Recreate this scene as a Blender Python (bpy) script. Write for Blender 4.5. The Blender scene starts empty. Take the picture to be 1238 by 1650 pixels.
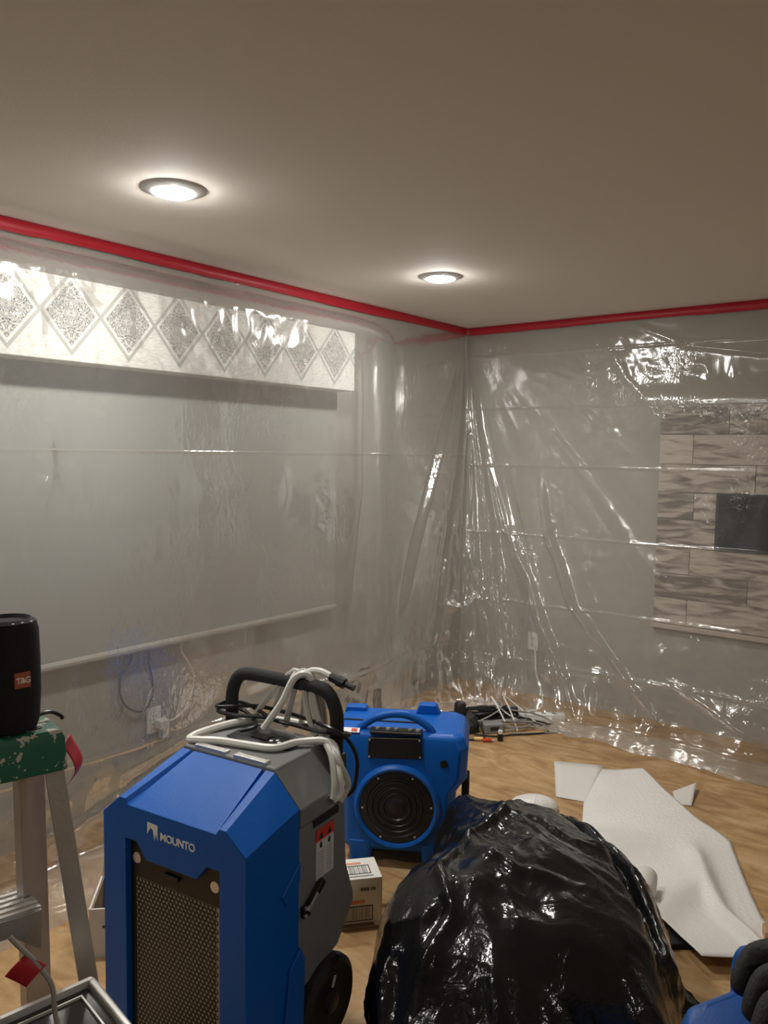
import bpy, bmesh, math, random
import numpy as np
from mathutils import Vector, Matrix, Euler

random.seed(7)
SC = bpy.context.scene
COL = SC.collection
R = math.radians

# ------------------------------------------------------------------ camera
CAM = (-4.714, -3.003, 1.587)
cd = bpy.data.cameras.new('camera')
cam = bpy.data.objects.new('camera', cd)
COL.objects.link(cam)
_y, _p, _r = 0.665888, -0.0742178, 0.0141443
_f = Vector((math.cos(_y) * math.cos(_p), math.sin(_y) * math.cos(_p), math.sin(_p)))
_rt = Vector((math.sin(_y), -math.cos(_y), 0))
_u = _rt.cross(_f)
_r2 = _rt * math.cos(_r) + _u * math.sin(_r)
_u2 = -_rt * math.sin(_r) + _u * math.cos(_r)
cam.matrix_world = Matrix(((_r2.x, _u2.x, -_f.x, CAM[0]), (_r2.y, _u2.y, -_f.y, CAM[1]), (_r2.z, _u2.z, -_f.z, CAM[2]), (0, 0, 0, 1)))
cd.sensor_fit = 'VERTICAL'
cd.sensor_height = 36.0
cd.lens = 1286.24 / 1650 * 36.0
cd.clip_start = 0.02
SC.camera = cam

# ------------------------------------------------------------------ world, exposure
w = bpy.data.worlds.new('world')
SC.world = w
w.use_nodes = True
w.node_tree.nodes['Background'].inputs[0].default_value = (0.9, 0.92, 1, 1)
w.node_tree.nodes['Background'].inputs[1].default_value = 0.0
SC.view_settings.view_transform = 'Standard'
SC.view_settings.look = 'None'
SC.view_settings.gamma = 1.0
SC.view_settings.use_curve_mapping = False
SC.view_settings.exposure = 1.55
LED = (1.0, 0.972, 0.915)
LED_POWER = 150.0           # radiance of the two ceiling lights in view
FILL_POWER = 70.0           # unseen fill lamps added to raise the ambient light

# ------------------------------------------------------------------ materials
def nodes_of(name):
    m = bpy.data.materials.new(name)
    m.use_nodes = True
    nt = m.node_tree
    return m, nt, nt.nodes['Principled BSDF'], nt.nodes.new, nt.links.new

def mat(name, col, rough=0.5, metal=0.0, spec=0.5, bump=0.0, bscale=80.0, var=0.0, vscale=6.0, emit=0.0, trans=0.0, coat=0.0):
    m, nt, b, N, L = nodes_of(name)
    b.inputs['Base Color'].default_value = (*col, 1)
    b.inputs['Roughness'].default_value = rough
    b.inputs['Metallic'].default_value = metal
    b.inputs['Specular IOR Level'].default_value = spec
    b.inputs['Coat Weight'].default_value = coat
    if trans:
        b.inputs['Transmission Weight'].default_value = trans
    if emit:
        b.inputs['Emission Color'].default_value = (*col, 1)
        b.inputs['Emission Strength'].default_value = emit
    tc = N('ShaderNodeTexCoord')
    if var:
        n = N('ShaderNodeTexNoise'); n.inputs['Scale'].default_value = vscale; n.inputs['Detail'].default_value = 5
        L(tc.outputs['Object'], n.inputs['Vector'])
        mx = N('ShaderNodeMix'); mx.data_type = 'RGBA'
        mx.inputs['A'].default_value = (*[c * (1 - var) for c in col], 1)
        mx.inputs['B'].default_value = (*[min(1, c * (1 + var)) for c in col], 1)
        L(n.outputs['Fac'], mx.inputs['Factor']); L(mx.outputs['Result'], b.inputs['Base Color'])
    if bump:
        n = N('ShaderNodeTexNoise'); n.inputs['Scale'].default_value = bscale; n.inputs['Detail'].default_value = 3
        L(tc.outputs['Object'], n.inputs['Vector'])
        bp = N('ShaderNodeBump'); bp.inputs['Strength'].default_value = bump; bp.inputs['Distance'].default_value = 0.01
        L(n.outputs['Fac'], bp.inputs['Height']); L(bp.outputs['Normal'], b.inputs['Normal'])
    return m

def math_node(nt, op, a, b=None, clamp=False):
    n = nt.nodes.new('ShaderNodeMath'); n.operation = op; n.use_clamp = clamp
    for i, v in enumerate((a, b)):
        if v is None: continue
        if isinstance(v, (int, float)): n.inputs[i].default_value = v
        else: nt.links.new(v, n.inputs[i])
    return n.outputs[0]

def ramp(nt, fac, stops):
    n = nt.nodes.new('ShaderNodeValToRGB')
    e = n.color_ramp.elements
    while len(e) < len(stops): e.new(0.5)
    for k, (p, c) in zip(e, stops):
        k.position = p; k.color = (*c, 1)
    nt.links.new(fac, n.inputs['Fac'])
    return n.outputs['Color']

def floor_mat():
    m, nt, b, N, L = nodes_of('tan_subfloor')
    tc = N('ShaderNodeTexCoord')
    def noise(scale, detail=4, dist=0.0, sc=(1, 1, 1), rot=0.0):
        mp = N('ShaderNodeMapping'); mp.inputs['Scale'].default_value = sc; mp.inputs['Rotation'].default_value = (0, 0, rot)
        L(tc.outputs['Object'], mp.inputs['Vector'])
        n = N('ShaderNodeTexNoise'); n.inputs['Scale'].default_value = scale; n.inputs['Detail'].default_value = detail; n.inputs['Distortion'].default_value = dist
        L(mp.outputs['Vector'], n.inputs['Vector']); return n.outputs['Fac']
    big = noise(1.3, 3, 1.5)
    swirl = noise(7.0, 6, 2.5, (1, 0.35, 1), 0.7)
    fine = noise(60, 3, 0.5, (0.25, 1, 1), 0.4)
    c1 = ramp(nt, swirl, [(0.3, (0.36, 0.205, 0.085)), (0.5, (0.52, 0.325, 0.15)), (0.72, (0.66, 0.46, 0.25))])
    c2 = ramp(nt, big, [(0.3, (0.76, 0.74, 0.72)), (0.7, (1, 1, 1))])
    c3 = ramp(nt, fine, [(0.3, (0.92, 0.92, 0.92)), (0.6, (1, 1, 1))])
    mm = N('ShaderNodeMix'); mm.data_type = 'RGBA'; mm.blend_type = 'MULTIPLY'; mm.inputs['Factor'].default_value = 1
    L(c1, mm.inputs['A']); L(c2, mm.inputs['B'])
    m2 = N('ShaderNodeMix'); m2.data_type = 'RGBA'; m2.blend_type = 'MULTIPLY'; m2.inputs['Factor'].default_value = 1
    L(mm.outputs['Result'], m2.inputs['A']); L(c3, m2.inputs['B'])
    L(m2.outputs['Result'], b.inputs['Base Color'])
    b.inputs['Roughness'].default_value = 0.55
    b.inputs['Specular IOR Level'].default_value = 0.3
    bp = N('ShaderNodeBump'); bp.inputs['Strength'].default_value = 0.25; bp.inputs['Distance'].default_value = 0.01
    L(swirl, bp.inputs['Height']); L(bp.outputs['Normal'], b.inputs['Normal'])
    return m

def plastic_film(name, haze=0.12):
    m, nt, b, N, L = nodes_of(name)
    nt.nodes.remove(b)
    out = nt.nodes['Material Output']
    tc = N('ShaderNodeTexCoord')
    def noise(scale, detail, dist, sc):
        mp = N('ShaderNodeMapping'); mp.inputs['Scale'].default_value = sc
        L(tc.outputs['Object'], mp.inputs['Vector'])
        n = N('ShaderNodeTexNoise'); n.inputs['Scale'].default_value = scale; n.inputs['Detail'].default_value = detail; n.inputs['Distortion'].default_value = dist
        L(mp.outputs['Vector'], n.inputs['Vector']); return n.outputs['Fac']
    a = noise(11, 3, 1.2, (1, 1, 0.5))
    c = noise(38, 2, 0.8, (1, 1, 0.6))
    ra = math_node(nt, 'ABSOLUTE', math_node(nt, 'SUBTRACT', a, 0.5))
    mask = noise(2.1, 2, 0.3, (1, 1, 1))
    mk = nt.nodes.new('ShaderNodeMapRange'); mk.inputs['From Min'].default_value = 0.5; mk.inputs['From Max'].default_value = 0.68
    L(mask, mk.inputs['Value'])
    h = math_node(nt, 'ADD', math_node(nt, 'MULTIPLY', a, 0.14), math_node(nt, 'MULTIPLY', math_node(nt, 'ADD', ra, math_node(nt, 'MULTIPLY', c, 0.45)), mk.outputs['Result']))
    bp = N('ShaderNodeBump'); bp.inputs['Strength'].default_value = 0.32; bp.inputs['Distance'].default_value = 0.02
    L(h, bp.inputs['Height'])
    tr = N('ShaderNodeBsdfTransparent'); tr.inputs[0].default_value = (0.97, 0.97, 0.965, 1)
    df = N('ShaderNodeBsdfDiffuse'); df.inputs[0].default_value = (0.80, 0.80, 0.79, 1); L(bp.outputs['Normal'], df.inputs['Normal'])
    tl = N('ShaderNodeBsdfTranslucent'); tl.inputs[0].default_value = (0.80, 0.80, 0.79, 1); L(bp.outputs['Normal'], tl.inputs['Normal'])
    ad = N('ShaderNodeMixShader'); ad.inputs[0].default_value = 0.5; L(df.outputs[0], ad.inputs[1]); L(tl.outputs[0], ad.inputs[2])
    ge = N('ShaderNodeNewGeometry'); vm = N('ShaderNodeVectorMath'); vm.operation = 'DOT_PRODUCT'; L(ge.outputs['Incoming'], vm.inputs[0]); L(bp.outputs['Normal'], vm.inputs[1])
    cosv = math_node(nt, 'MAXIMUM', math_node(nt, 'ABSOLUTE', vm.outputs['Value']), 0.16)
    tcol = ramp(nt, math_node(nt, 'ABSOLUTE', vm.outputs['Value']), [(0.0, (0.42, 0.42, 0.40)), (0.36, (0.97, 0.97, 0.965))]); L(tcol, tr.inputs[0])
    m1 = N('ShaderNodeMixShader'); L(math_node(nt, 'MINIMUM', math_node(nt, 'DIVIDE', haze, cosv), 0.50), m1.inputs[0]); L(tr.outputs[0], m1.inputs[1]); L(ad.outputs[0], m1.inputs[2])
    gl = N('ShaderNodeBsdfGlossy'); gl.inputs['Color'].default_value = (1, 1, 1, 1); gl.inputs['Roughness'].default_value = 0.13; L(bp.outputs['Normal'], gl.inputs['Normal'])
    fr = N('ShaderNodeFresnel'); fr.inputs['IOR'].default_value = 1.5; L(bp.outputs['Normal'], fr.inputs['Normal'])
    # both faces of the film reflect; from behind Fresnel would go total, so cap it
    fac = math_node(nt, 'MINIMUM', math_node(nt, 'MULTIPLY', fr.outputs[0], 1.7), 0.45)
    m2 = N('ShaderNodeMixShader'); L(fac, m2.inputs[0]); L(m1.outputs[0], m2.inputs[1]); L(gl.outputs[0], m2.inputs[2])
    L(m2.outputs[0], out.inputs['Surface'])
    return m

def valance_mat():
    m, nt, b, N, L = nodes_of('damask_fabric')
    tc = N('ShaderNodeTexCoord'); sx = N('ShaderNodeSeparateXYZ'); L(tc.outputs['Object'], sx.inputs[0])
    x, z = sx.outputs['X'], sx.outputs['Z']
    # lattice of diamonds, 0.25 m wide, medallion centres at x = -1.5 + 0.25 k, z = 2.098
    u = math_node(nt, 'DIVIDE', math_node(nt, 'ADD', x, 40 * 0.25 + 1.535), 0.25)
    fu = math_node(nt, 'ABSOLUTE', math_node(nt, 'SUBTRACT', math_node(nt, 'FRACT', math_node(nt, 'ADD', u, 0.5)), 0.5))   # 0 at the centre, .5 between
    vz = math_node(nt, 'DIVIDE', math_node(nt, 'SUBTRACT', z, 2.098), 0.30)
    av = math_node(nt, 'ABSOLUTE', vz)
    d = math_node(nt, 'ADD', fu, av)                       # .5 on the lattice line
    line = math_node(nt, 'LESS_THAN', math_node(nt, 'ABSOLUTE', math_node(nt, 'SUBTRACT', d, 0.5)), 0.035)
    vo = N('ShaderNodeTexNoise'); vo.inputs['Scale'].default_value = 34; vo.inputs['Detail'].default_value = 2; vo.inputs['Distortion'].default_value = 3.0
    cmb = N('ShaderNodeCombineXYZ'); L(math_node(nt, 'MULTIPLY', fu, 0.25), cmb.inputs[0]); L(math_node(nt, 'ABSOLUTE', math_node(nt, 'SUBTRACT', z, 2.098)), cmb.inputs[2])
    L(cmb.outputs[0], vo.inputs['Vector'])
    wv = math_node(nt, 'ABSOLUTE', math_node(nt, 'SUBTRACT', math_node(nt, 'FRACT', math_node(nt, 'MULTIPLY', vo.outputs['Fac'], 7.0)), 0.5))
    scroll = math_node(nt, 'GREATER_THAN', wv, 0.27)
    med = math_node(nt, 'MULTIPLY', scroll, math_node(nt, 'LESS_THAN', d, 0.41))
    fb = N('ShaderNodeTexNoise'); fb.inputs['Scale'].default_value = 120; fb.inputs['Detail'].default_value = 3
    mp = N('ShaderNodeMapping'); mp.inputs['Scale'].default_value = (0.3, 1, 1.6); L(tc.outputs['Object'], mp.inputs['Vector']); L(mp.outputs[0], fb.inputs['Vector'])
    basec = ramp(nt, fb.outputs['Fac'], [(0.35, (0.66, 0.64, 0.59)), (0.65, (0.86, 0.85, 0.81))])
    a = N('ShaderNodeMix'); a.data_type = 'RGBA'; L(line, a.inputs['Factor']); L(basec, a.inputs['A']); a.inputs['B'].default_value = (0.42, 0.42, 0.39, 1)
    c = N('ShaderNodeMix'); c.data_type = 'RGBA'; L(med, c.inputs['Factor']); L(a.outputs['Result'], c.inputs['A']); c.inputs['B'].default_value = (0.055, 0.055, 0.062, 1)
    L(c.outputs['Result'], b.inputs['Base Color']); b.inputs['Roughness'].default_value = 0.7
    return m

def plank_mat():
    m, nt, b, N, L = nodes_of('whitewashed_plank')
    tc = N('ShaderNodeTexCoord'); oi = N('ShaderNodeObjectInfo')
    off = N('ShaderNodeVectorMath'); off.operation = 'ADD'
    cb = N('ShaderNodeCombineXYZ'); L(math_node(nt, 'MULTIPLY', oi.outputs['Random'], 30.0), cb.inputs[2])
    L(tc.outputs['Object'], off.inputs[0]); L(cb.outputs[0], off.inputs[1])
    def noise(sc, detail, dist, scale):
        mp = N('ShaderNodeMapping'); mp.inputs['Scale'].default_value = sc; L(off.outputs[0], mp.inputs['Vector'])
        n = N('ShaderNodeTexNoise'); n.inputs['Scale'].default_value = scale; n.inputs['Detail'].default_value = detail; n.inputs['Distortion'].default_value = dist
        L(mp.outputs[0], n.inputs['Vector']); return n.outputs['Fac']
    g = noise((1, 1.2, 7), 6, 0.8, 4.0)
    fine = noise((1, 1, 14), 4, 0.3, 22.0)
    sh = math_node(nt, 'ADD', g, math_node(nt, 'MULTIPLY', math_node(nt, 'SUBTRACT', oi.outputs['Random'], 0.5), 0.22))
    c1 = ramp(nt, sh, [(0.34, (0.20, 0.165, 0.145)), (0.45, (0.42, 0.355, 0.30)), (0.54, (0.60, 0.535, 0.455)), (0.75, (0.70, 0.645, 0.56))])
    c2 = ramp(nt, fine, [(0.3, (0.78, 0.77, 0.76)), (0.6, (1, 1, 1))])
    mm = N('ShaderNodeMix'); mm.data_type = 'RGBA'; mm.blend_type = 'MULTIPLY'; mm.inputs['Factor'].default_value = 1
    L(c1, mm.inputs['A']); L(c2, mm.inputs['B']); L(mm.outputs['Result'], b.inputs['Base Color'])
    b.inputs['Roughness'].default_value = 0.6
    return m

def splatter_mat():
    m, nt, b, N, L = nodes_of('green_paint_splattered')
    tc = N('ShaderNodeTexCoord')
    n = N('ShaderNodeTexNoise'); n.inputs['Scale'].default_value = 26; n.inputs['Detail'].default_value = 6; n.inputs['Distortion'].default_value = 1.0
    L(tc.outputs['Object'], n.inputs['Vector'])
    v = N('ShaderNodeTexVoronoi'); v.inputs['Scale'].default_value = 120
    L(tc.outputs['Object'], v.inputs['Vector'])
    # the tread on top is more worn than the sides
    sx = N('ShaderNodeSeparateXYZ'); L(tc.outputs['Object'], sx.inputs[0])
    top = math_node(nt, 'GREATER_THAN', sx.outputs['Z'], 1.113)
    thr = math_node(nt, 'SUBTRACT', 0.585, math_node(nt, 'MULTIPLY', top, 0.06))
    sp = math_node(nt, 'GREATER_THAN', n.outputs['Fac'], thr)
    dots = math_node(nt, 'MULTIPLY', math_node(nt, 'LESS_THAN', v.outputs['Distance'], 0.22), math_node(nt, 'GREATER_THAN', n.outputs['Fac'], math_node(nt, 'SUBTRACT', 0.53, math_node(nt, 'MULTIPLY', top, 0.12))))
    f = math_node(nt, 'MAXIMUM', sp, dots)
    mx = N('ShaderNodeMix'); mx.data_type = 'RGBA'; mx.inputs['A'].default_value = (0.012, 0.14, 0.075, 1); mx.inputs['B'].default_value = (0.55, 0.53, 0.46, 1)
    L(f, mx.inputs['Factor']); L(mx.outputs['Result'], b.inputs['Base Color']); b.inputs['Roughness'].default_value = 0.5
    return m

def bag_mat():
    m, nt, b, N, L = nodes_of('black_bag_film')
    b.inputs['Base Color'].default_value = (0.008, 0.008, 0.009, 1); b.inputs['Roughness'].default_value = 0.14; b.inputs['Specular IOR Level'].default_value = 0.38
    tc = N('ShaderNodeTexCoord')
    n = N('ShaderNodeTexNoise'); n.inputs['Scale'].default_value = 9; n.inputs['Detail'].default_value = 4; n.inputs['Distortion'].default_value = 1.2
    L(tc.outputs['Object'], n.inputs['Vector'])
    n2 = N('ShaderNodeTexNoise'); n2.inputs['Scale'].default_value = 45; n2.inputs['Detail'].default_value = 3; n2.inputs['Distortion'].default_value = 1.0
    L(tc.outputs['Object'], n2.inputs['Vector'])
    r = math_node(nt, 'ABSOLUTE', math_node(nt, 'SUBTRACT', n.outputs['Fac'], 0.5))
    h = math_node(nt, 'ADD', r, math_node(nt, 'MULTIPLY', n2.outputs['Fac'], 0.16))
    bp = N('ShaderNodeBump'); bp.inputs['Strength'].default_value = 0.22; bp.inputs['Distance'].default_value = 0.03
    L(h, bp.inputs['Height']); L(bp.outputs['Normal'], b.inputs['Normal'])
    return m

def light_mat(name, power):
    m, nt, b, N, L = nodes_of(name)
    nt.nodes.remove(b)
    e = N('ShaderNodeEmission'); e.inputs['Color'].default_value = (*LED, 1); e.inputs['Strength'].default_value = power
    L(e.outputs[0], nt.nodes['Material Output'].inputs['Surface'])
    return m

M = dict(
    wall=mat('greige_wall_paint', (0.41, 0.39, 0.345), 0.75, bump=0.05, bscale=160),
    ceiling=mat('ceiling_paint', (0.74, 0.70, 0.64), 0.85, bump=0.05, bscale=140),
    floor=floor_mat(), film=plastic_film('clear_polythene'), red=mat('red_masking_tape', (0.46, 0.010, 0.026), 0.45, var=0.12, vscale=9),
    valance=valance_mat(), shade=mat('grey_shade_fabric', (0.42, 0.42, 0.395), 0.8, bump=0.04, bscale=300),
    hem=mat('pale_hem_bar', (0.47, 0.445, 0.40), 0.6), plank=plank_mat(), trimwood=mat('panel_trim', (0.52, 0.45, 0.38), 0.55, var=0.15, vscale=12),
    screen=mat('dark_screen_glass', (0.012, 0.014, 0.020), 0.25), screenframe=mat('screen_frame', (0.02, 0.021, 0.026), 0.45),
    white=mat('white_plastic', (0.80, 0.79, 0.76), 0.4), metalring=mat('white_light_trim', (0.55, 0.54, 0.52), 0.6),
    blue=mat('blue_polyethylene', (0.003, 0.105, 0.46), 0.42, spec=0.3, bump=0.06, bscale=260, var=0.06, vscale=5),
    gray=mat('grey_polyethylene', (0.19, 0.195, 0.19), 0.45, bump=0.06, bscale=260),
    black=mat('black_plastic', (0.012, 0.012, 0.013), 0.4), rubber=mat('black_rubber', (0.013, 0.013, 0.013), 0.65), foam_grip=mat('black_foam_grip', (0.022, 0.022, 0.023), 0.85, bump=0.15, bscale=400),
    coil=mat('dusty_coil_fins', (0.46, 0.42, 0.34), 0.6, metal=0.0), chrome=mat('chrome', (0.75, 0.74, 0.72), 0.35, metal=0.7),
    hose=mat('milky_hose', (0.78, 0.77, 0.72), 0.35), clearhose=mat('clear_hose_loops', (0.72, 0.71, 0.66), 0.3, trans=0.35),
    print_white=mat('white_print', (0.82, 0.82, 0.82), 0.5), label_red=mat('warning_red', (0.62, 0.045, 0.02), 0.5), label_white=mat('label_paper', (0.62, 0.62, 0.60), 0.5),
    ink=mat('black_ink', (0.02, 0.02, 0.02), 0.6), greyink=mat('grey_print', (0.30, 0.29, 0.28), 0.6), orange=mat('orange_print', (0.75, 0.27, 0.14), 0.6),
    boxwhite=mat('white_carton', (0.72, 0.70, 0.66), 0.6), boxside=mat('carton_edge_brown', (0.22, 0.16, 0.10), 0.7), kraft=mat('brown_kraft_card', (0.27, 0.19, 0.12), 0.75, var=0.1),
    alu=mat('brushed_aluminium', (0.56, 0.54, 0.51), 0.38, metal=0.75, bump=0.08, bscale=120, var=0.15, vscale=14), cap=splatter_mat(),
    speaker=mat('black_speaker_mesh', (0.008, 0.008, 0.009), 0.8, bump=0.2, bscale=700), badge=mat('copper_badge', (0.42, 0.12, 0.06), 0.4), badge_text=mat('badge_letters', (0.95, 0.80, 0.66), 0.5),
    bag=bag_mat(), foam=mat('white_packing_foam', (0.83, 0.81, 0.78), 0.30, bump=0.4, bscale=75, spec=0.55), paper=mat('white_paper', (0.74, 0.71, 0.67), 0.6),
    cable=mat('black_cable', (0.012, 0.012, 0.013), 0.35), greycable=mat('grey_cable', (0.32, 0.31, 0.29), 0.5), brown_cable=mat('dark_taupe_cord', (0.14, 0.12, 0.10), 0.5), white_cable=mat('white_cable', (0.76, 0.74, 0.69), 0.45),
    greybox=mat('grey_adapter', (0.26, 0.26, 0.26), 0.5), yellow=mat('yellow_plug', (0.85, 0.62, 0.25), 0.4), redplug=mat('red_plug', (0.62, 0.05, 0.02), 0.4),
    rim=mat('pale_grey_rim', (0.66, 0.65, 0.62), 0.3, metal=0.3), smoked=mat('smoked_lid', (0.028, 0.024, 0.022), 0.12), glove=mat('black_work_glove', (0.018, 0.018, 0.020), 0.7, bump=0.25, bscale=180),
    skin=mat('skin', (0.52, 0.30, 0.21), 0.5), hair=mat('dark_hair', (0.02, 0.015, 0.012), 0.6), shirt=mat('charcoal_workwear', (0.03, 0.032, 0.036), 0.8, bump=0.1, bscale=90), wood=mat('raw_wood_offcut', (0.50, 0.30, 0.15), 0.65, var=0.15, vscale=20),
    led=light_mat('led_lens', LED_POWER), ledfill=light_mat('led_lens_fill', FILL_POWER), shoe=mat('boot_leather', (0.05, 0.035, 0.025), 0.6), eye=mat('eye_white', (0.8, 0.8, 0.78), 0.3),
)

# ------------------------------------------------------------------ mesh helpers
class MB:
    """collects shapes; build() links them as ONE mesh object"""
    def __init__(s): s.v = []; s.f = []
    def add(s, vs, fs):
        o = len(s.v); s.v += [tuple(p) for p in vs]; s.f += [tuple(i + o for i in f) for f in fs]; return s
    def box(s, c, d, rz=0.0, rx=0.0, ry=0.0):
        e = Euler((rx, ry, rz)).to_matrix(); c = Vector(c)
        vs = [c + e @ Vector((x * d[0] / 2, y * d[1] / 2, z * d[2] / 2)) for x in (-1, 1) for y in (-1, 1) for z in (-1, 1)]
        return s.add(vs, [(0, 1, 3, 2), (4, 6, 7, 5), (0, 4, 5, 1), (2, 3, 7, 6), (0, 2, 6, 4), (1, 5, 7, 3)])
    def prism(s, poly, a, b, axis=2):
        """poly in the two other axes, extruded from a to b along axis"""
        def P(p, t):
            q = list(p); q.insert(axis, t); return q
        n = len(poly)
        return s.add([P(p, a) for p in poly] + [P(p, b) for p in poly], [tuple(range(n))[::-1], tuple(range(n, 2 * n))] + [(i, (i + 1) % n, n + (i + 1) % n, n + i) for i in range(n)])
    def loft(s, rings, cap=True, closed=True):
        n = len(rings[0]); vs = [p for r in rings for p in r]; fs = []
        for k in range(len(rings) - 1):
            for i in range(n if closed else n - 1):
                j = (i + 1) % n
                fs.append((k * n + i, k * n + j, (k + 1) * n + j, (k + 1) * n + i))
        if cap: fs += [tuple(range(n))[::-1], tuple(range((len(rings) - 1) * n, len(rings) * n))]
        return s.add(vs, fs)
    def tube(s, pts, r, n=8, smooth=6, closed=False, cap=True):
        P = catmull(pts, smooth, closed) if smooth > 1 else [Vector(p) for p in pts]
        rr = r if callable(r) else (lambda t: r)
        rings = []; m = len(P); up = None
        for i, p in enumerate(P):
            a = P[(i - 1) % m] if (closed or i > 0) else P[i]; b = P[(i + 1) % m] if (closed or i < m - 1) else P[i]
            t = (b - a).normalized() if (b - a).length > 1e-9 else Vector((0, 0, 1))
            if up is None: up = Vector((0, 0, 1)) if abs(t.z) < .9 else Vector((1, 0, 0))
            up = (up - t * up.dot(t)); up = up.normalized() if up.length > 1e-6 else t.orthogonal().normalized()
            q = t.cross(up); ra = rr(i / max(1, m - 1))
            rings.append([p + (up * math.cos(k * 2 * math.pi / n) + q * math.sin(k * 2 * math.pi / n)) * ra for k in range(n)])
        if closed: rings.append(rings[0])
        return s.loft(rings, cap and not closed)
    def lathe(s, prof, c=(0, 0, 0), axis=2, n=24, sx=1.0, sy=1.0):
        rings = []
        for r, h in prof:
            ring = []
            for k in range(n):
                a = 2 * math.pi * k / n; q = [r * math.cos(a) * sx, r * math.sin(a) * sy]
                q.insert(axis, h); ring.append((q[0] + c[0], q[1] + c[1], q[2] + c[2]))
            rings.append(ring)
        return s.loft(rings)
    def build(s, name, m, parent=None, smooth=True, bevel=0.0, seg=2, ang=35):
        me = bpy.data.meshes.new(name); me.from_pydata(s.v, [], s.f)
        bm = bmesh.new(); bm.from_mesh(me)
        bmesh.ops.remove_doubles(bm, verts=bm.verts, dist=1e-6)
        bmesh.ops.recalc_face_normals(bm, faces=bm.faces); bm.to_mesh(me); bm.free()
        return link(name, me, m, parent, smooth, bevel, seg, ang)

def link(name, me, m, parent=None, smooth=True, bevel=0.0, seg=2, ang=35):
    o = bpy.data.objects.new(name, me); COL.objects.link(o)
    if m is not None: me.materials.append(m)
    if smooth and len(me.polygons):
        me.polygons.foreach_set('use_smooth', [True] * len(me.polygons)); me.set_sharp_from_angle(angle=R(ang))
    if bevel:
        b = o.modifiers.new('Bevel', 'BEVEL'); b.width = bevel; b.segments = seg; b.limit_method = 'ANGLE'; b.angle_limit = R(30); b.harden_normals = True
    if parent is not None: o.parent = parent
    return o

def catmull(pts, n, closed=False):
    P = [Vector(p) for p in pts]; m = len(P); out = []
    for i in range(m if closed else m - 1):
        g = (lambda k: P[k % m]) if closed else (lambda k: P[max(0, min(m - 1, k))])
        a, b, c, d = g(i - 1), g(i), g(i + 1), g(i + 2)
        for k in range(n):
            t = k / n
            out.append(0.5 * ((2 * b) + (c - a) * t + (2 * a - 5 * b + 4 * c - d) * t * t + (3 * b - a - 3 * c + d) * t ** 3))
    if not closed: out.append(P[-1])
    return out

def tag(o, label, cat, group=None, kind=None):
    o['label'] = label; o['category'] = cat
    if group: o['group'] = group
    if kind: o['kind'] = kind
    return o

def thing(name, label, cat, loc=(0, 0, 0), rz=0.0, group=None):
    o = bpy.data.objects.new(name, None); COL.objects.link(o)
    o.location = loc; o.rotation_euler = (0, 0, rz); o.empty_display_size = 0.05
    return tag(o, label, cat, group)

def struct(o): o['kind'] = 'structure'; return o

def text_mesh(txt, size, depth=0.0006, spacing=1.0, bold=0.0):
    c = bpy.data.curves.new('letters', 'FONT'); c.body = txt; c.size = size; c.extrude = depth; c.space_character = spacing; c.offset = bold
    t = bpy.data.objects.new('letters', c); COL.objects.link(t)
    dg = bpy.context.evaluated_depsgraph_get(); dg.update()
    me = bpy.data.meshes.new_from_object(t.evaluated_get(dg))
    bpy.data.objects.remove(t); return me

def lettering(name, txt, size, m, parent, origin, xdir, ydir, spacing=1.0, bold=0.0, label=None):
    me = text_mesh(txt, size, spacing=spacing, bold=bold)
    X = Vector(xdir).normalized(); Y = Vector(ydir).normalized(); Z = X.cross(Y)
    me.transform(Matrix(((X.x, Y.x, Z.x, origin[0]), (X.y, Y.y, Z.y, origin[1]), (X.z, Y.z, Z.z, origin[2]), (0, 0, 0, 1))))
    me.materials.clear()
    o = link(name, me, m, parent, smooth=False)
    if label: o['label'] = label
    return o

# value noise on numpy arrays
def _hash(ix, iy, seed):
    h = (ix.astype(np.int64) * 374761393 + iy.astype(np.int64) * 668265263 + seed * 974634777) & 0xffffffff
    h = ((h ^ (h >> 13)) * 1274126177) & 0xffffffff
    return ((h ^ (h >> 16)) & 0xffff) / 65535.0
def vnoise(x, y, seed=0):
    x, y = np.broadcast_arrays(np.asarray(x, float), np.asarray(y, float))
    ix = np.floor(x); iy = np.floor(y); fx = x - ix; fy = y - iy
    fx = fx ** 3 * (fx * (fx * 6 - 15) + 10); fy = fy ** 3 * (fy * (fy * 6 - 15) + 10)
    a = _hash(ix, iy, seed); b = _hash(ix + 1, iy, seed); c = _hash(ix, iy + 1, seed); d = _hash(ix + 1, iy + 1, seed)
    return (a + (b - a) * fx) * (1 - fy) + (c + (d - c) * fx) * fy - 0.5
def fbm(x, y, seed=0, o=3):
    t = 0; a = 1.0
    for k in range(o): t = t + a * vnoise(x * 2 ** k + 17.3 * k, y * 2 ** k - 9.1 * k, seed + k); a *= 0.5
    return t
def ridged(x, y, seed=0, o=2):
    """sharp creases along wandering lines: the crumple of thin film"""
    t = 0; a = 1.0
    for k in range(o):
        t = t + a * (0.25 - np.abs(vnoise(x * 2.1 ** k + 7.7 * k, y * 2.1 ** k + 3.3 * k, seed + 11 * k))); a *= 0.45
    return t
def sstep(a, b, x):
    t = np.clip((x - a) / (b - a), 0, 1); return t * t * (3 - 2 * t)
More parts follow.
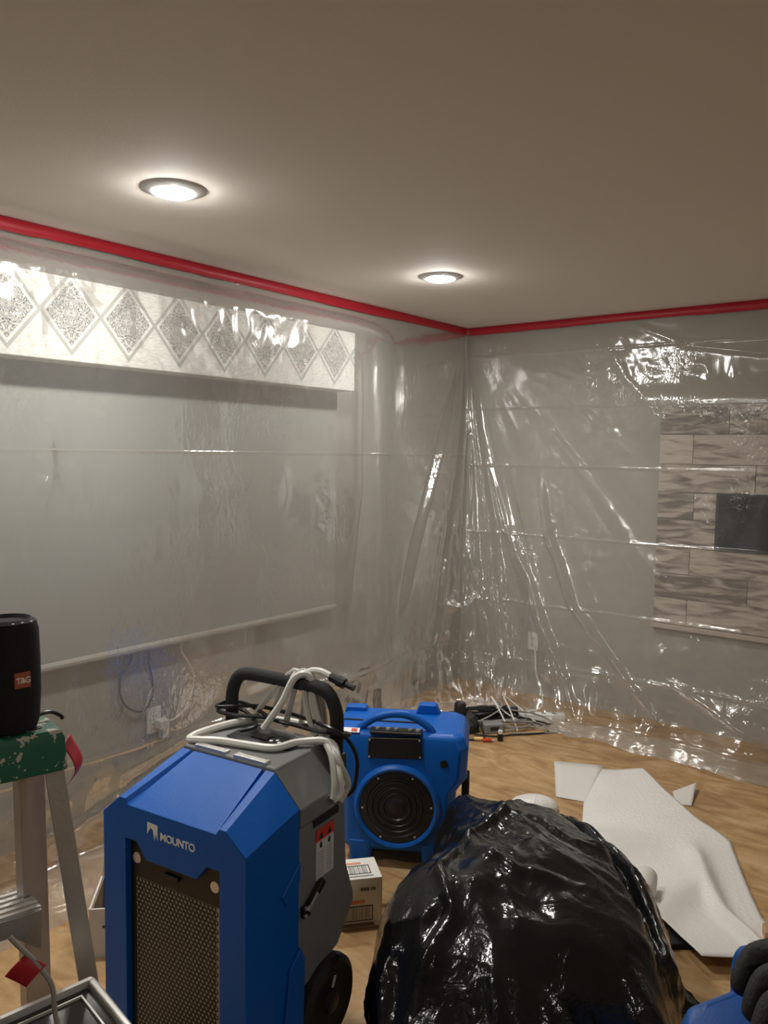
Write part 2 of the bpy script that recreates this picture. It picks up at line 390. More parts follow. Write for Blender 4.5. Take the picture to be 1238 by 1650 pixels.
def grid_mesh(name, X, Y, Z, mask=None):
    nv, ns = X.shape
    me = bpy.data.meshes.new(name)
    co = np.stack([X, Y, Z], -1).reshape(-1, 3)
    i = np.arange(nv * ns).reshape(nv, ns)
    q = np.stack([i[:-1, :-1], i[:-1, 1:], i[1:, 1:], i[1:, :-1]], -1)
    q = q.reshape(-1, 4) if mask is None else q[mask]
    me.vertices.add(len(co)); me.vertices.foreach_set('co', co.ravel())
    me.loops.add(q.size); me.loops.foreach_set('vertex_index', q.ravel().astype(np.int32))
    me.polygons.add(len(q)); me.polygons.foreach_set('loop_start', (np.arange(len(q)) * 4).astype(np.int32))
    me.update(calc_edges=True); me.validate()
    me.polygons.foreach_set('use_smooth', [True] * len(q))
    return me

# ------------------------------------------------------------------ structure
H = 2.44
X0, Y0 = -7.2, -5.8
struct(MB().box(((X0) / 2, Y0 / 2, -0.05), (-X0 + .3, -Y0 + .3, 0.1)).build('floor', M['floor'], smooth=False))
struct(MB().box((X0 / 2, Y0 / 2, H + 0.05), (-X0 + .3, -Y0 + .3, 0.1)).build('ceiling', M['ceiling'], smooth=False))
struct(MB().box((X0 / 2, 0.075, H / 2), (-X0 + .3, 0.15, H)).build('wall_left', M['wall'], smooth=False))
struct(MB().box((0.075, Y0 / 2, H / 2), (0.15, -Y0 + .3, H)).build('wall_right', M['wall'], smooth=False))
struct(MB().box((X0 - .075, Y0 / 2, H / 2), (0.15, -Y0 + .3, H)).build('wall_back', M['wall'], smooth=False))
struct(MB().box((X0 / 2, Y0 - .075, H / 2), (-X0 + .3, 0.15, H)).build('wall_front', M['wall'], smooth=False))

# ------------------------------------------------------------------ ceiling lights
def ceiling_light(x, y, label, lens_mat):
    t = thing('ceiling_light', label, 'ceiling light', (x, y, H), 0)
    MB().lathe([(0.070, -0.001), (0.0715, -0.012), (0.076, -0.0115), (0.110, 0.0)], n=40).build('trim_ring', M['metalring'], t)
    MB().lathe([(0.070, -0.004), (0.069, -0.0135), (0.056, -0.019), (0.034, -0.023), (0.004, -0.024)], n=40).build('lens', lens_mat, t)
    return t
ceiling_light(-3.033, -0.785, 'round recessed ceiling light nearest the left, above the patterned valance', M['led'])
ceiling_light(-1.459, -0.773, 'round recessed ceiling light nearer the room corner with a grey trim ring', M['led'])
ceiling_light(-4.63, -0.785, 'unseen round ceiling light continuing the row to the left, added for ambient light', M['ledfill'])  # fill lamp added out of view, in line with the two visible ones
ceiling_light(-4.60, -4.5, 'unseen round ceiling light added behind the viewer on the left for ambient light', M['ledfill'])  # this lamp and the next are added fill, bouncing light onto the ceiling
ceiling_light(-2.60, -4.5, 'unseen round ceiling light added behind the viewer on the right for ambient light', M['ledfill'])

# ------------------------------------------------------------------ window dressing on the left wall
v = MB().prism([(-4.75, 1.917), (-1.370, 1.917), (-1.370, 2.231), (-4.75, 2.231)], -0.16, -0.002, axis=1).build('valance', M['valance'], smooth=False, bevel=0.004)
tag(v, 'wide pale valance with silver grey damask diamonds on the left wall', 'valance')
sh = thing('roller_shade', 'grey fabric roller shade hanging below the patterned valance', 'window shade', (0, 0, 0))
MB().box((-3.02, -0.030, 1.345), (3.30, 0.006, 1.29)).build('shade_fabric', M['shade'], sh, smooth=False)
MB().tube([(-4.67, -0.034, 0.715), (-1.37, -0.034, 0.715)], 0.017, 10, smooth=1).build('hem_bar', M['hem'], sh)
c = MB().tube([(-2.697, -0.03, 0.70), (-2.70, -0.022, 0.66), (-2.751, -0.018, 0.579), (-2.735, -0.018, 0.49), (-2.684, -0.018, 0.439), (-2.625, -0.018, 0.425), (-2.590, -0.018, 0.47), (-2.579, -0.018, 0.542), (-2.60, -0.02, 0.63), (-2.608, -0.03, 0.70)], 0.0045, 6).build('shade_cord', M['brown_cable'], sh)
c['label'] = 'dark looped pull cord'
c = MB().tube([(-2.432, -0.03, 0.70), (-2.425, -0.02, 0.66), (-2.375, -0.018, 0.58), (-2.351, -0.018, 0.521), (-2.365, -0.018, 0.45), (-2.40, -0.018, 0.385), (-2.452, -0.02, 0.350), (-2.50, -0.03, 0.348), (-2.535, -0.045, 0.352)], 0.0045, 6).build('white_cable', M['white_cable'])
tag(c, 'white cord hanging from the shade hem to the left wall outlet', 'cord')
def outlet(origin, axis, label):
    rz = 0 if axis == 'y' else -math.pi / 2
    t = thing('wall_outlet', label, 'outlet', origin, rz)
    MB().box((0, -0.004, 0), (0.075, 0.008, 0.118)).build('cover_plate', M['white'], t, bevel=0.002)
    for dz in (-0.02, 0.02):
        f = MB().box((0, -0.009, dz), (0.034, 0.003, 0.028)).build('socket', M['white'], t, bevel=0.001)
        MB().box((-0.007, -0.011, dz), (0.0025, 0.0012, 0.009)).box((0.007, -0.011, dz), (0.0025, 0.0012, 0.009)).build('slot', M['ink'], f, smooth=False)
    return t
outlet((-2.567, 0, 0.363), 'y', 'white wall outlet on the left wall with a plug in it')
outlet((0, -0.574, 0.357), 'x', 'white wall outlet on the right wall near the corner')
t = thing('plug_adapter', 'white plug block pushed into the left wall outlet', 'plug', (-2.545, 0, 0.335))
MB().box((0, -0.035, 0.012), (0.05, 0.05, 0.04)).build('plug_body', M['white'], t, bevel=0.004)
MB().box((0.012, -0.03, -0.03), (0.036, 0.035, 0.05)).build('charger_block', M['white'], t, bevel=0.004)

# ------------------------------------------------------------------ plank cladding and dark screen on the right wall
pc = thing('plank_cladding', 'whitewashed horizontal plank panel on the right wall behind plastic', 'wall panel', (0, 0, 0))
rows = [.606, .76, .905, 1.06, 1.225, 1.385, 1.545, 1.715, 1.873]
joints = [[-1.56, -2.25, -2.9], [-1.885, -2.6], [-1.565, -2.3, -3.0], [-1.72, -2.5], [-1.575, -2.35, -2.95], [-1.90, -2.7], [-1.56, -2.2, -2.9], [-1.75, -2.55]]
MB().box((-0.004, -2.285, 1.2395), (0.006, 1.83, 1.267)).build('backing', M['screenframe'], pc, smooth=False)
rnd = random.Random(4)
for k in range(8):
    ys = [-1.368] + joints[k] + [-3.2]
    for a, b_ in zip(ys[:-1], ys[1:]):
        z0, z1 = rows[k] + .001, rows[k + 1] - .001
        th = 0.016 + rnd.uniform(0, 0.003)
        me = MB().box((-th / 2 - .005, 0, 0), (th, a - b_ - .0025, z1 - z0)).build('plank', M['plank'], pc, smooth=False, bevel=0.0012, seg=1)
        me.location = (0, (a + b_) / 2, (z0 + z1) / 2)
MB().box((-0.02, -2.284, 0.590), (0.035, 1.85, 0.028)).build('bottom_trim', M['trimwood'], pc, bevel=0.003)
sc = thing('wall_screen', 'dark rectangular screen set into the whitewashed plank panel', 'screen', (0, 0, 0))
MB().box((-0.022, -2.03, 1.226), (0.034, 0.655, 0.322)).build('frame', M['screenframe'], sc, bevel=0.003)
MB().box((-0.0395, -2.03, 1.226), (0.003, 0.625, 0.292)).build('glass', M['screen'], sc, smooth=False)

# ------------------------------------------------------------------ clear plastic sheeting
CREASE_L = [0.37, 1.575]
CREASE_R = [0.30, 0.645, 1.07, 1.51, 1.885, 2.235]
# fold lines: (s, z) points, height of the fold (m), half width (m); s runs along the left wall (negative) and the right wall (positive)
FOLDS = [
    ([(-.03, 2.25), (-.20, 1.45), (-.38, .85), (-.50, .30), (-.55, .02)], .035, .030, 0),
    ([(.05, 2.25), (.12, 1.75), (.19, 1.45), (.27, 1.0), (.33, .5), (.40, .05)], .045, .030, 0),
    ([(.16, 1.7), (.38, 1.1), (.59, .79), (.72, .45), (.85, .02)], .030, .035, 0),
    ([(.62, 1.45), (.68, 1.15), (.895, .66), (1.19, .37), (1.5, .08)], .028, .016, 0),
    ([(.70, .55), (.85, .30), (1.0, .02)], .025, .018, 0),
    ([(-.12, .95), (.0, .78), (.12, .72)], .03, .03, 0),
    ([(-.45, .62), (-.2, .58), (.05, .66), (.2, .62)], .025, .02, 0),
    ([(1.0, 2.30), (1.15, 2.05), (1.35, 1.86)], .010, .02, 0),
    ([(1.15, 2.38), (1.5, 2.22), (1.9, 2.15), (2.3, 2.17)], .010, .012, 0),
    ([(.62, 1.45), (.66, 1.2), (.74, .95)], .012, .02, 0),
    ([(-3.25, 2.2), (-3.3, 1.6), (-3.36, 1.2)], .006, .10, 0),
    ([(-2.86, 2.3), (-2.85, 1.7), (-2.9, .8)], .005, .14, 0),
    ([(-1.35, 2.2), (-1.36, 1.4), (-1.5, .6)], .012, .035, 0),
    ([(-2.9, .28), (-2.5, .36), (-2.0, .40), (-1.4, .36)], .022, .016, 0),
    ([(-3.4, .06), (-3.0, .16), (-2.5, .30)], .022, .018, 0),
    ([(1.5, .33), (1.9, .16), (2.4, .10)], .02, .02, 0),
]
# patches where the film is crumpled: s, z, rs, rz, amount
PATCHES = [(-3.3, 2.15, .5, .20, 1.4), (-2.75, 2.15, .22, .16, .8), (-2.1, 2.15, .6, .20, 1.3), (-3.0, 1.95, .15, .2, .7), (-3.2, 1.45, .18, .18, .75), (-2.42, 1.42, .13, .07, .9), (-1.95, 1.40, .07, .11, .9), (-1.66, 1.25, .06, .22, 1.0), (-2.75, 1.15, .06, .09, .6),
           (.72, 1.15, .16, .35, 1.0), (1.05, 2.15, .30, .16, 1.2), (1.7, 2.0, .35, .12, 1.0), (1.45, 1.62, .25, .12, .9), (1.15, 1.75, .25, .10, .7), (.95, 1.0, .2, .25, .6), (1.5, .5, .35, .15, .7), (1.9, .18, .5, .2, 1.0),
           (-.3, 1.2, .22, .35, 1.2), (.15, .75, .3, .3, 1.3), (-.4, .3, .5, .25, 1.1), (-.85, .45, .18, .25, 1.0), (.5, .25, .4, .25, 1.0), (-2.9, .2, .6, .2, 1.0), (-1.4, .3, .5, .15, .7), (1.25, .85, .2, .2, .5)]

def polydist(S, Z, pts):
    best = np.full(S.shape, 9.0); sign = np.zeros(S.shape); tt = np.zeros(S.shape)
    n = len(pts) - 1
    for k, ((a, b), (c, d)) in enumerate(zip(pts[:-1], pts[1:])):
        ux, uz = c - a, d - b; l2 = ux * ux + uz * uz
        t = np.clip(((S - a) * ux + (Z - b) * uz) / l2, 0, 1)
        dx, dz = S - a - t * ux, Z - b - t * uz; dd = np.hypot(dx, dz); m = dd < best
        best = np.where(m, dd, best); sign = np.where(m, np.sign(dx * uz - dz * ux), sign); tt = np.where(m, (k + t) / n, tt)
    return best, sign, tt

def sheet(name, s0, s1, creases, label, length, seed, over=0.0):
    S1 = np.arange(s0, s1 + 1e-6, 0.0115)
    V1 = np.arange(0.012, length, 0.0115)
    for z in creases:
        V1 = V1[np.abs(V1 - (2.435 - z)) > 0.0085]
        V1 = np.concatenate([V1, 2.435 - z + np.array([-.005, 0, .005])])
    V1 = np.sort(V1)
    S, V = np.meshgrid(S1, V1)
    zraw = 2.435 - V
    k = 0.05
    Zb = (zraw + np.sqrt(zraw ** 2 + k * k)) / 2
    E = Zb - zraw                                        # what runs out over the floor
    t = np.clip((2.44 - Zb) / 2.44, 0, 1)
    rho = 0.03 + 0.50 * t ** 1.3
    root = np.sqrt(S ** 2 + rho ** 2)
    g = .5 * (1 + S / root)
    bx = -(-S + root) / 2; by = -(S + root) / 2
    nx, ny = -g, -(1 - g); nl = np.hypot(nx, ny); nx, ny = nx / nl, ny / nl
    # offset from the wall
    bul = sstep(2.375, 2.235, Zb) * 0.175
    mx = 1 - sstep(-1.34, -0.70, S)
    dl = 0.012 + 0.05 * t + bul * mx
    dr = 0.012 + 0.30 * t ** 2.2
    d = dl * (1 - g) + dr * g
    amp = sstep(2.43, 2.2, Zb) * (0.4 + 0.6 * t)
    # soft hanging waves, a fan out of the top corner, and floor billows
    d = d + amp * 0.020 * fbm(S * 2.6, Zb * .45, seed, 3)
    th = np.arctan2(S + 1e-9, 2.5 - Zb); rad = np.hypot(S, 2.5 - Zb)
    tent = sstep(-.445, -.405, th + .012 * fbm(rad * 2, 0 * rad, 91, 2))
    d = d + 0.10 * sstep(.3, 2.2, rad) * np.exp(-(np.abs(S) / .85) ** 2) * ridged(th * 9, rad * .55, seed + 5, 2) * tent
    d = d + .055 * tent * np.exp(-np.clip((th + .42) / .30, 0, 9)) * sstep(.25, .8, rad) * (1 - sstep(1.9, 2.25, rad))
    low = np.exp(-(Zb / .35) ** 2)
    cn = np.exp(-(S / .75) ** 2)
    d = d + low * 0.05 * fbm(S * 3.1, Zb * 3 + E * 3, seed + 9, 3) + low * (.035 + .09 * cn) * ridged(S * 5, Zb * 6 + E * 6, seed + 13, 2)
    for pts, h, wd, skew in FOLDS:
        dist, sg, tt = polydist(S, Zb, pts)
        fade = np.minimum(1, np.minimum(tt, 1 - tt) * 6 + .15)
        w_ = np.where(sg * (skew or 1) > 0, wd * (0.45 if skew else 1), wd * (2.2 if skew else 1))
        d = d + fade * h * np.exp(-np.abs(dist / w_) ** 1.4)
    P = np.zeros(S.shape)
    for s, z, rs, rz, a in PATCHES:
        P = np.maximum(P, a * np.exp(-((S - s) / rs) ** 2 - ((Zb - z) / rz) ** 2))
    wx = S + .08 * fbm(S * 4, Zb * 4, seed + 21, 2); wz = Zb + .08 * fbm(S * 4 + 5, Zb * 4, seed + 23, 2)
    cr = ridged(wx * 6.5, wz * 5, seed + 31, 3)
    d = d + (0.0012 + 0.020 * P) * cr
    d = d + (0.0006 + 0.0105 * P) * ridged(wx * 15 + wz * 4, wz * 12, seed + 41, 2)
    for z in creases:
        d = d + (0.0042 * (1 + 1.3 * vnoise(S * 2.2, z * 9.0, seed + 51))) * (np.abs(Zb - z) < .003)
    # stay clear of wall, valance and plank panel
    lo = 0.008 + .164 * (1 - sstep(-1.36, -1.12, S)) * sstep(1.72, 1.90, Zb) * (1 - sstep(2.25, 2.36, Zb))
    lo = np.maximum(lo, .06 * (1 - sstep(-1.25, -1.0, S)) * (1 - sstep(2.2, 2.3, Zb)))
    lo = np.maximum(lo, .05 * sstep(1.0, 1.33, S) * (1 - sstep(1.9, 2.1, Zb)))
    d = (d + lo + np.sqrt((d - lo) ** 2 + .012 ** 2)) / 2
    ed = d + E + over
    X = bx + nx * ed; Y = by + ny * ed
    ripple = np.maximum(0, (.010 + .06 * cn) * fbm(S * 6, E * 9, seed + 61, 3) + .006 + .03 * cn) * sstep(.0, .12, E)
    Z = Zb + 0.003 + ripple
    # the sheet's lower edge is cut unevenly
    cut = length - .02 - .16 * (vnoise(S * 1.1, 0.5, seed + 71) + .5)
    keep = (V < cut)
    keep = keep[:-1, :-1]
    me = grid_mesh(name, X, Y, Z, keep)
    bm = bmesh.new(); bm.from_mesh(me)
    loose = [q for q in bm.verts if not q.link_faces]
    bmesh.ops.delete(bm, geom=loose, context='VERTS'); bm.to_mesh(me); bm.free()
    o = bpy.data.objects.new(name, me); COL.objects.link(o); me.materials.append(M['film'])
    tag(o, label, 'plastic sheet')
    return o
sheet('plastic_sheet', -4.9, 0.02, CREASE_L, 'clear plastic sheeting over the left wall, window shade and valance', 2.435 + .42, 3)
sheet('plastic_sheet', -0.06, 3.6, CREASE_R, 'clear plastic sheeting over the right wall and plank panel', 2.435 + .36, 3, .004)

def tape(pts_fn, a, b, label, seed):
    n = int(abs(b - a) / .02) + 1
    U = np.linspace(a, b, n)
    top = np.full(n, 2.4385); bot = 2.389 + .005 * fbm(U * 1.7, 0.3 + U * 0, seed, 3) - .006 * (vnoise(np.floor(U * 1.3), U * 0 + .5, seed + 7))
    zz = np.stack([top, top - .001, (top + bot) / 2, bot + .001, bot]); off = np.stack([np.full(n, 0.022), np.full(n, .026), .027 + .002 * fbm(U * 8, U * 0, seed, 2), np.full(n, .026), np.full(n, .022)])
    UU = np.tile(U, (5, 1))
    X, Y = pts_fn(UU, off)
    o = bpy.data.objects.new('tape_strip', grid_mesh('tape_strip', X, Y, zz)); COL.objects.link(o); o.data.materials.append(M['red'])
    return tag(o, label, 'tape')
tape(lambda U, d: (U, -d), -4.9, -0.022, 'red tape along the ceiling edge of the left wall', 5)
tape(lambda U, d: (-d, U), -0.022, -3.6, 'red tape along the ceiling edge of the right wall', 15)

# ------------------------------------------------------------------ blue and grey dehumidifier
DL, DA = (-3.55, -1.44, 0), R(-82.43)
dh = thing('dehumidifier', 'blue and grey upright dehumidifier with a black grille and folding handle', 'dehumidifier', DL, DA)
W2 = 0.238
def front_ring(y, w, zb, zs, xs, zt, xg, zp, gd=.014):
    h = [(w, zb), (w, zs), (xs, zt), (xg + .008, zt), (xg, zt - gd), (xg - .004, zp)]
    return [(x, y, z) for x, z in h] + [(-x, y, z) for x, z in h[::-1]]
f = MB()
r0 = front_ring(0.0, W2, .012, .655, .178, .705, .150, .690)
r1 = front_ring(0.205, W2, .012, .693, .160, .772, .122, .772)
f.loft([r0, r1], cap=False)
f.add(r1, [tuple(range(len(r1)))])
f.add([(W2, 0, .012), (-W2, 0, .012), (-W2, .205, .012), (W2, .205, .012)], [(0, 1, 2, 3)])
op = [(.158, .012), (.158, .602), (.118, .602), (.085, .562), (-.085, .562), (-.118, .602), (-.158, .602), (-.158, .012)]
f.add([(.158, 0, .012), (W2, 0, .012), (W2, 0, .602), (.158, 0, .602)], [(0, 1, 2, 3)])
f.add([(-.158, 0, .012), (-W2, 0, .012), (-W2, 0, .602), (-.158, 0, .602)], [(3, 2, 1, 0)])
f.add([(x, 0, z) for x, z in [(W2, .602), (.158, .602), (.118, .602), (.085, .562), (-.085, .562), (-.118, .602), (-.158, .602), (-W2, .602)]] + r0[6 + 5:6:-1][:0] + [r0[i] for i in (10, 9, 8, 7, 6, 5, 4, 3, 2, 1)], [tuple(range(18))])
f.add([(x, 0, z) for x, z in op] + [(x, .022, z) for x, z in op], [(i, i + 1, 9 + i, 8 + i) for i in range(7)])
f.build('front_shell', M['blue'], dh, bevel=0.005)
# moulded side facet where the blue shell widens over the wheel
MB().prism([(.12, .03), (.215, .03), (.222, .30), (.205, .335), (.16, .30)], W2 - .002, W2 + .010, axis=0).prism([(.15, .47), (.205, .515), (.205, .56), (.13, .50)], W2 - .002, W2 + .006, axis=0).build('side_rib', M['blue'], dh, bevel=0.005)
# grille: a black plate with hexagonal holes over dusty coil fins
g = MB()
g.prism([(-.158, .500), (.158, .500), (.158, .602), (.118, .602), (.085, .562), (-.085, .562), (-.118, .602), (-.158, .602)], .018, .021, axis=1)
g.box((-.150, .0195, .256), (.016, .003, .488)).box((.150, .0195, .256), (.016, .003, .488)).box((0, .0195, .022), (.284, .003, .02))
g.build('grille_frame', M['black'], dh, smooth=False)
hx = MB(); px, pz = .0125, .0108
for r in range(int(.468 / pz)):
    for q in range(int(.284 / px)):
        cx = -.142 + px * (q + .5) + (px / 4 if r % 2 else -px / 4); cz = .032 + pz * (r + .5)
        o_ = [(cx + px / 2 * sx, .0195, cz + pz / 2 * sz) for sx, sz in ((1, -1), (1, 0), (1, 1), (0, 1), (-1, 1), (-1, 0), (-1, -1), (0, -1))]
        i_ = [(cx + .0036 * math.cos(R(a)), .0195, cz + .0040 * math.sin(R(a))) for a in (-45, 0, 45, 90, 135, 180, 225, 270)]
        hx.add(o_ + i_, [(k, (k + 1) % 8, 8 + (k + 1) % 8, 8 + k) for k in range(8)])
ho = hx.build('perforated_grille', M['black'], dh, smooth=False); ho['kind'] = 'stuff'
MB().box((0, .0225, .266), (.29, .004, .472)).build('coil', M['coil'], dh, smooth=False)
MB().lathe([(.014, .014), (.015, .018), (.006, .0195)][::-1], c=(0, 0, 0), axis=1, n=14).build('grille_knob', M['chrome'], dh).location = (-.136, .003, .548)
MB().lathe([(.014, .014), (.015, .018), (.006, .0195)][::-1], c=(0, 0, 0), axis=1, n=14).build('grille_knob', M['chrome'], dh).location = (.128, .003, .548)
MB().box((-.012, .014, .532), (.052, .008, .012)).build('grille_latch', M['black'], dh, bevel=.003)
lettering('brand_letters', 'MOUNTO', .027, M['print_white'], dh, (-.034, -.0008, .629), (1, 0, 0), (0, 0, 1), spacing=.93, bold=.0006, label='white block letters on the blue front')
MB().prism([(-.078, .664), (-.042, .662), (-.042, .624), (-.048, .642), (-.053, .622), (-.058, .648), (-.066, .652), (-.078, .634)], -.0014, 0.001, axis=1).build('brand_emblem', M['print_white'], dh, smooth=False)['label'] = 'white jagged mountain emblem'
# grey rear shell, horizontal sections
b = MB()
def rect(x, y0, y1, z): return [(x, y0, z), (x, y1, z), (-x, y1, z), (-x, y0, z)]
b.loft([rect(W2 - .006, .207, .255, .205), rect(W2 - .003, .207, .395, .245), rect(W2, .207, .464, .335), rect(W2, .207, .462, .36), rect(W2, .207, .425, .455), rect(W2, .207, .412, .640)])
b.build('rear_shell', M['gray'], dh, bevel=.007)
b = MB()
b.loft([rect(W2 + .004, .207, .414, .643), rect(W2 + .004, .207, .416, .690), rect(.163, .207, .452, .772), rect(.158, .210, .446, .780)])
b.build('top_shell', M['gray'], dh, bevel=.007)
MB().box((0, .23, .125), (.37, .30, .19)).build('base_tray', M['black'], dh, bevel=.01)
MB().box((W2 + .0015, .320, .632), (.006, .115, .022)).build('side_grip_slot', M['black'], dh, bevel=.004)
MB().prism([(-.105, .318), (-.045, .295), (.07, .30), (.115, .325), (.112, .40), (.06, .425), (-.06, .425), (-.108, .40)], .7795, .7825, axis=2).build('control_panel', M['black'], dh, bevel=.002)
MB().box((-.01, .36, .785), (.055, .032, .004)).build('display', M['smoked'], dh, bevel=.001)
for k in range(4):
    MB().lathe([(.0055, .782), (.0055, .787), (.003, .788)], n=10).build('button', M['chrome'], dh).location = (.035 + .014 * k, .345 + .012 * (k % 2), 0)
for x in (-.068, .070):
    MB().box((x, .222, .7815), (.088, .020, .011)).box((x - .048, .222, .781), (.012, .024, .013)).box((x + .048, .222, .781), (.012, .024, .013)).build('hinge_clip', M['chrome'], dh, bevel=.002)
# side latch
l = MB().box((W2 + .010, .222, .424), (.014, .028, .030)).box((W2 + .014, .262, .455), (.012, .020, .075), rx=R(-56)).build('side_latch', M['black'], dh, bevel=.003)
MB().box((W2 + .019, .240, .442), (.006, .012, .050), rx=R(-56)).build('latch_bar', M['chrome'], l, bevel=.001)
MB().lathe([(.005, W2 + .014), (.005, W2 + .020), (.002, W2 + .021)], c=(0, .212, .418), axis=0, n=10).lathe([(.005, W2 + .014), (.005, W2 + .020), (.002, W2 + .021)], c=(0, .214, .436), axis=0, n=10).build('latch_rivet', M['chrome'], l)
# warning label
wl = MB().box((W2 + .0012, .316, .5275), (.0012, .080, .105)).build('warning_label', M['label_white'], dh, smooth=False); wl['label'] = 'white warning label with a red header'
MB().box((W2 + .0017, .316, .5925), (.0016, .080, .032)).build('label_header', M['label_red'], wl, smooth=False)
tr = MB()
for y in (.297, .335):
    tr.prism([(y - .010, .581), (y + .010, .581), (y, .601)], W2 + .0022, W2 + .0028, axis=0)
    tr.prism([(y - .005, .556), (y + .005, .556), (y + .006, .566), (y, .574), (y - .006, .566)], W2 + .0016, W2 + .0022, axis=0)
tr.build('hazard_symbol', M['ink'], wl, smooth=False)
ln = MB()
for k in range(9):
    for y in (.296, .336): ln.box((W2 + .0019, y, .545 - k * .0075), (.0004, .030 - .006 * ((k * 7) % 3) / 2, .0022))
ln.build('label_text_lines', M['greyink'], wl, smooth=False)['kind'] = 'stuff'
# wheels and handle
for sx in (1, -1):
    wh = thing('wheel', '', '', (sx * .232, .330, .118)); wh.parent = dh
    del wh['category']; del wh['label']
    MB().lathe([(.060, -.024), (.100, -.026), (.116, -.016), (.119, 0), (.116, .016), (.100, .026), (.084, .022), (.060, .020)], axis=0, n=40).build('tyre', M['rubber'], wh)
    MB().lathe([(.086, .012 * sx), (.080, .020 * sx), (.050, .014 * sx), (.030, .018 * sx), (.026, .030 * sx), (.002, .032 * sx)], axis=0, n=32).build('hub', M['black'], wh)
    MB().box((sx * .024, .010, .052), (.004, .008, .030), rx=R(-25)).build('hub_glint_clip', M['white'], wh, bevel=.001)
MB().tube([(-.19, .436, .70), (-.19, .440, .80), (-.188, .440, .865), (-.165, .44, .912), (-.125, .44, .928), (0, .44, .930), (.125, .44, .928), (.165, .44, .912), (.188, .44, .865), (.19, .440, .80), (.19, .436, .70)], .0195, 14, smooth=8).build('handle', M['foam_grip'], dh)
for sx in (-1, 1): MB().box((sx * .19, .432, .725), (.05, .05, .06)).build('handle_bracket', M['black'], dh, bevel=.006)

def D(p):   # a point of the dehumidifier's own frame in the room
    c, s = math.cos(DA), math.sin(DA)
    return (DL[0] + c * p[0] - s * p[1], DL[1] + s * p[0] + c * p[1], p[2])
hs = thing('drain_hose', 'milky white drain hose coiled on the dehumidifier top and looped over its handle', 'hose', DL, DA)
hm = MB().tube([(.252, .330, .675), (.262, .352, .69), (.25, .36, .74), (.20, .40, .795), (.12, .36, .795), (.085, .295, .792), (.0, .272, .792), (-.07, .258, .792), (-.125, .232, .792), (-.165, .235, .786), (-.175, .28, .786), (-.15, .35, .792), (-.125, .405, .793),
                (-.07, .475, .79), (.03, .495, .79), (.12, .47, .80), (.13, .455, .87), (.10, .442, .955), (.06, .420, .95), (.03, .40, .88), (-.02, .38, .80)], .0105, 8, smooth=7)
hm.build('hose_line', M['hose'], hs)
lp = MB()
for pts in ([(-.10, .43, .80), (-.05, .435, .87), (.02, .44, .945), (.055, .45, .958), (.075, .44, .945), (.10, .425, .86), (.14, .41, .80)],
            [(-.07, .47, .80), (-.02, .46, .88), (.03, .445, .955), (.07, .44, .957), (.095, .44, .945), (.125, .44, .85), (.175, .42, .79), (.235, .39, .75), (.258, .37, .70)],
            [(.02, .43, .80), (.04, .435, .89), (.06, .44, .957), (.085, .445, .957), (.11, .435, .90), (.15, .42, .81), (.22, .37, .775), (.252, .34, .72), (.258, .325, .68)],
            [(.04, .48, .80), (.06, .47, .90), (.08, .45, .960), (.10, .44, .955), (.12, .43, .89), (.17, .41, .80), (.235, .37, .77), (.262, .38, .72), (.262, .385, .69), (.255, .36, .66)]):
    lp.tube(pts, .0095, 8, smooth=7)
lp.build('hanging_loops', M['clearhose'], hs)
MB().tube([(.045, .43, .935), (.05, .462, .935), (.052, .468, .952), (.05, .44, .962), (.047, .418, .95), (.045, .416, .93), (.045, .43, .935)], .0022, 5).build('hose_tie', M['white_cable'], hs)
MB().tube([(.07, .45, .950), (.095, .45, .968), (.125, .45, .972), (.150, .45, .967), (.170, .45, .960)], .0095, 8).build('hose_tail', M['hose'], hs)
MB().tube([(.162, .45, .962), (.185, .45, .956), (.186, .45, .9557)], .013, 10, smooth=1).tube([(.186, .45, .9555), (.208, .45, .949)], .0155, 10, smooth=1).tube([(.208, .45, .949), (.218, .45, .947), (.240, .45, .942)], .009, 10, smooth=1).build('hose_nozzle', M['black'], hs)
pcord = MB().tube([(-.08, .35, .79), (-.05, .38, .80), (-.10, .43, .80), (-.17, .47, .80), (-.225, .455, .81), (-.215, .405, .81), (-.15, .395, .812), (-.05, .42, .815), (.05, .41, .818), (.13, .40, .82), (.19, .405, .82), (.222, .44, .81), (.20, .475, .80), (.12, .43, .815),
                  (.02, .40, .822), (-.08, .43, .828), (-.17, .475, .823), (-.226, .452, .823), (-.212, .402, .823), (-.10, .44, .835), (.0, .45, .832), (.1, .43, .834), (.2, .40, .835), (.235, .43, .80), (.252, .45, .74), (.25, .44, .67), (.235, .43, .645)], .0058, 8, smooth=7).build('power_cord', M['cable'])
pcord.parent = dh

# ------------------------------------------------------------------ blue air scrubber
SL, SA = (-2.350, -1.228, 0), R(-58.8)
sb = thing('air_scrubber', 'blue box shaped air scrubber with a round black filter grille', 'air scrubber', SL, SA)
b = MB()
def rr(w, y0, y1, z, c=.03):
    return [(w, y0 + c, z), (w, y1 - c, z), (w - c, y1, z), (-w + c, y1, z), (-w, y1 - c, z), (-w, y0 + c, z), (-w + c, y0, z), (w - c, y0, z)]
b.loft([rr(.205, .02, .32, .055), rr(.215, .0, .335, .075), rr(.222, .0, .335, .30), rr(.262, .0, .335, .355), rr(.268, .0, .335, .47), rr(.250, .012, .32, .510), rr(.232, .03, .305, .522)])
b.build('housing', M['blue'], sb, bevel=.012, seg=3)
for sx in (1, -1):
    MB().loft([rr(.04, 0, .32, 0.0, .012), rr(.045, -.004, .33, .06, .012), rr(.052, -.004, .33, .10, .012)]).build('foot', M['blue'], sb, bevel=.006).location = (sx * .140, 0, 0)
    MB().box((sx * .258, .12, .30), (.03, .10, .07)).build('corner_bumper', M['rubber'], sb, bevel=.008)
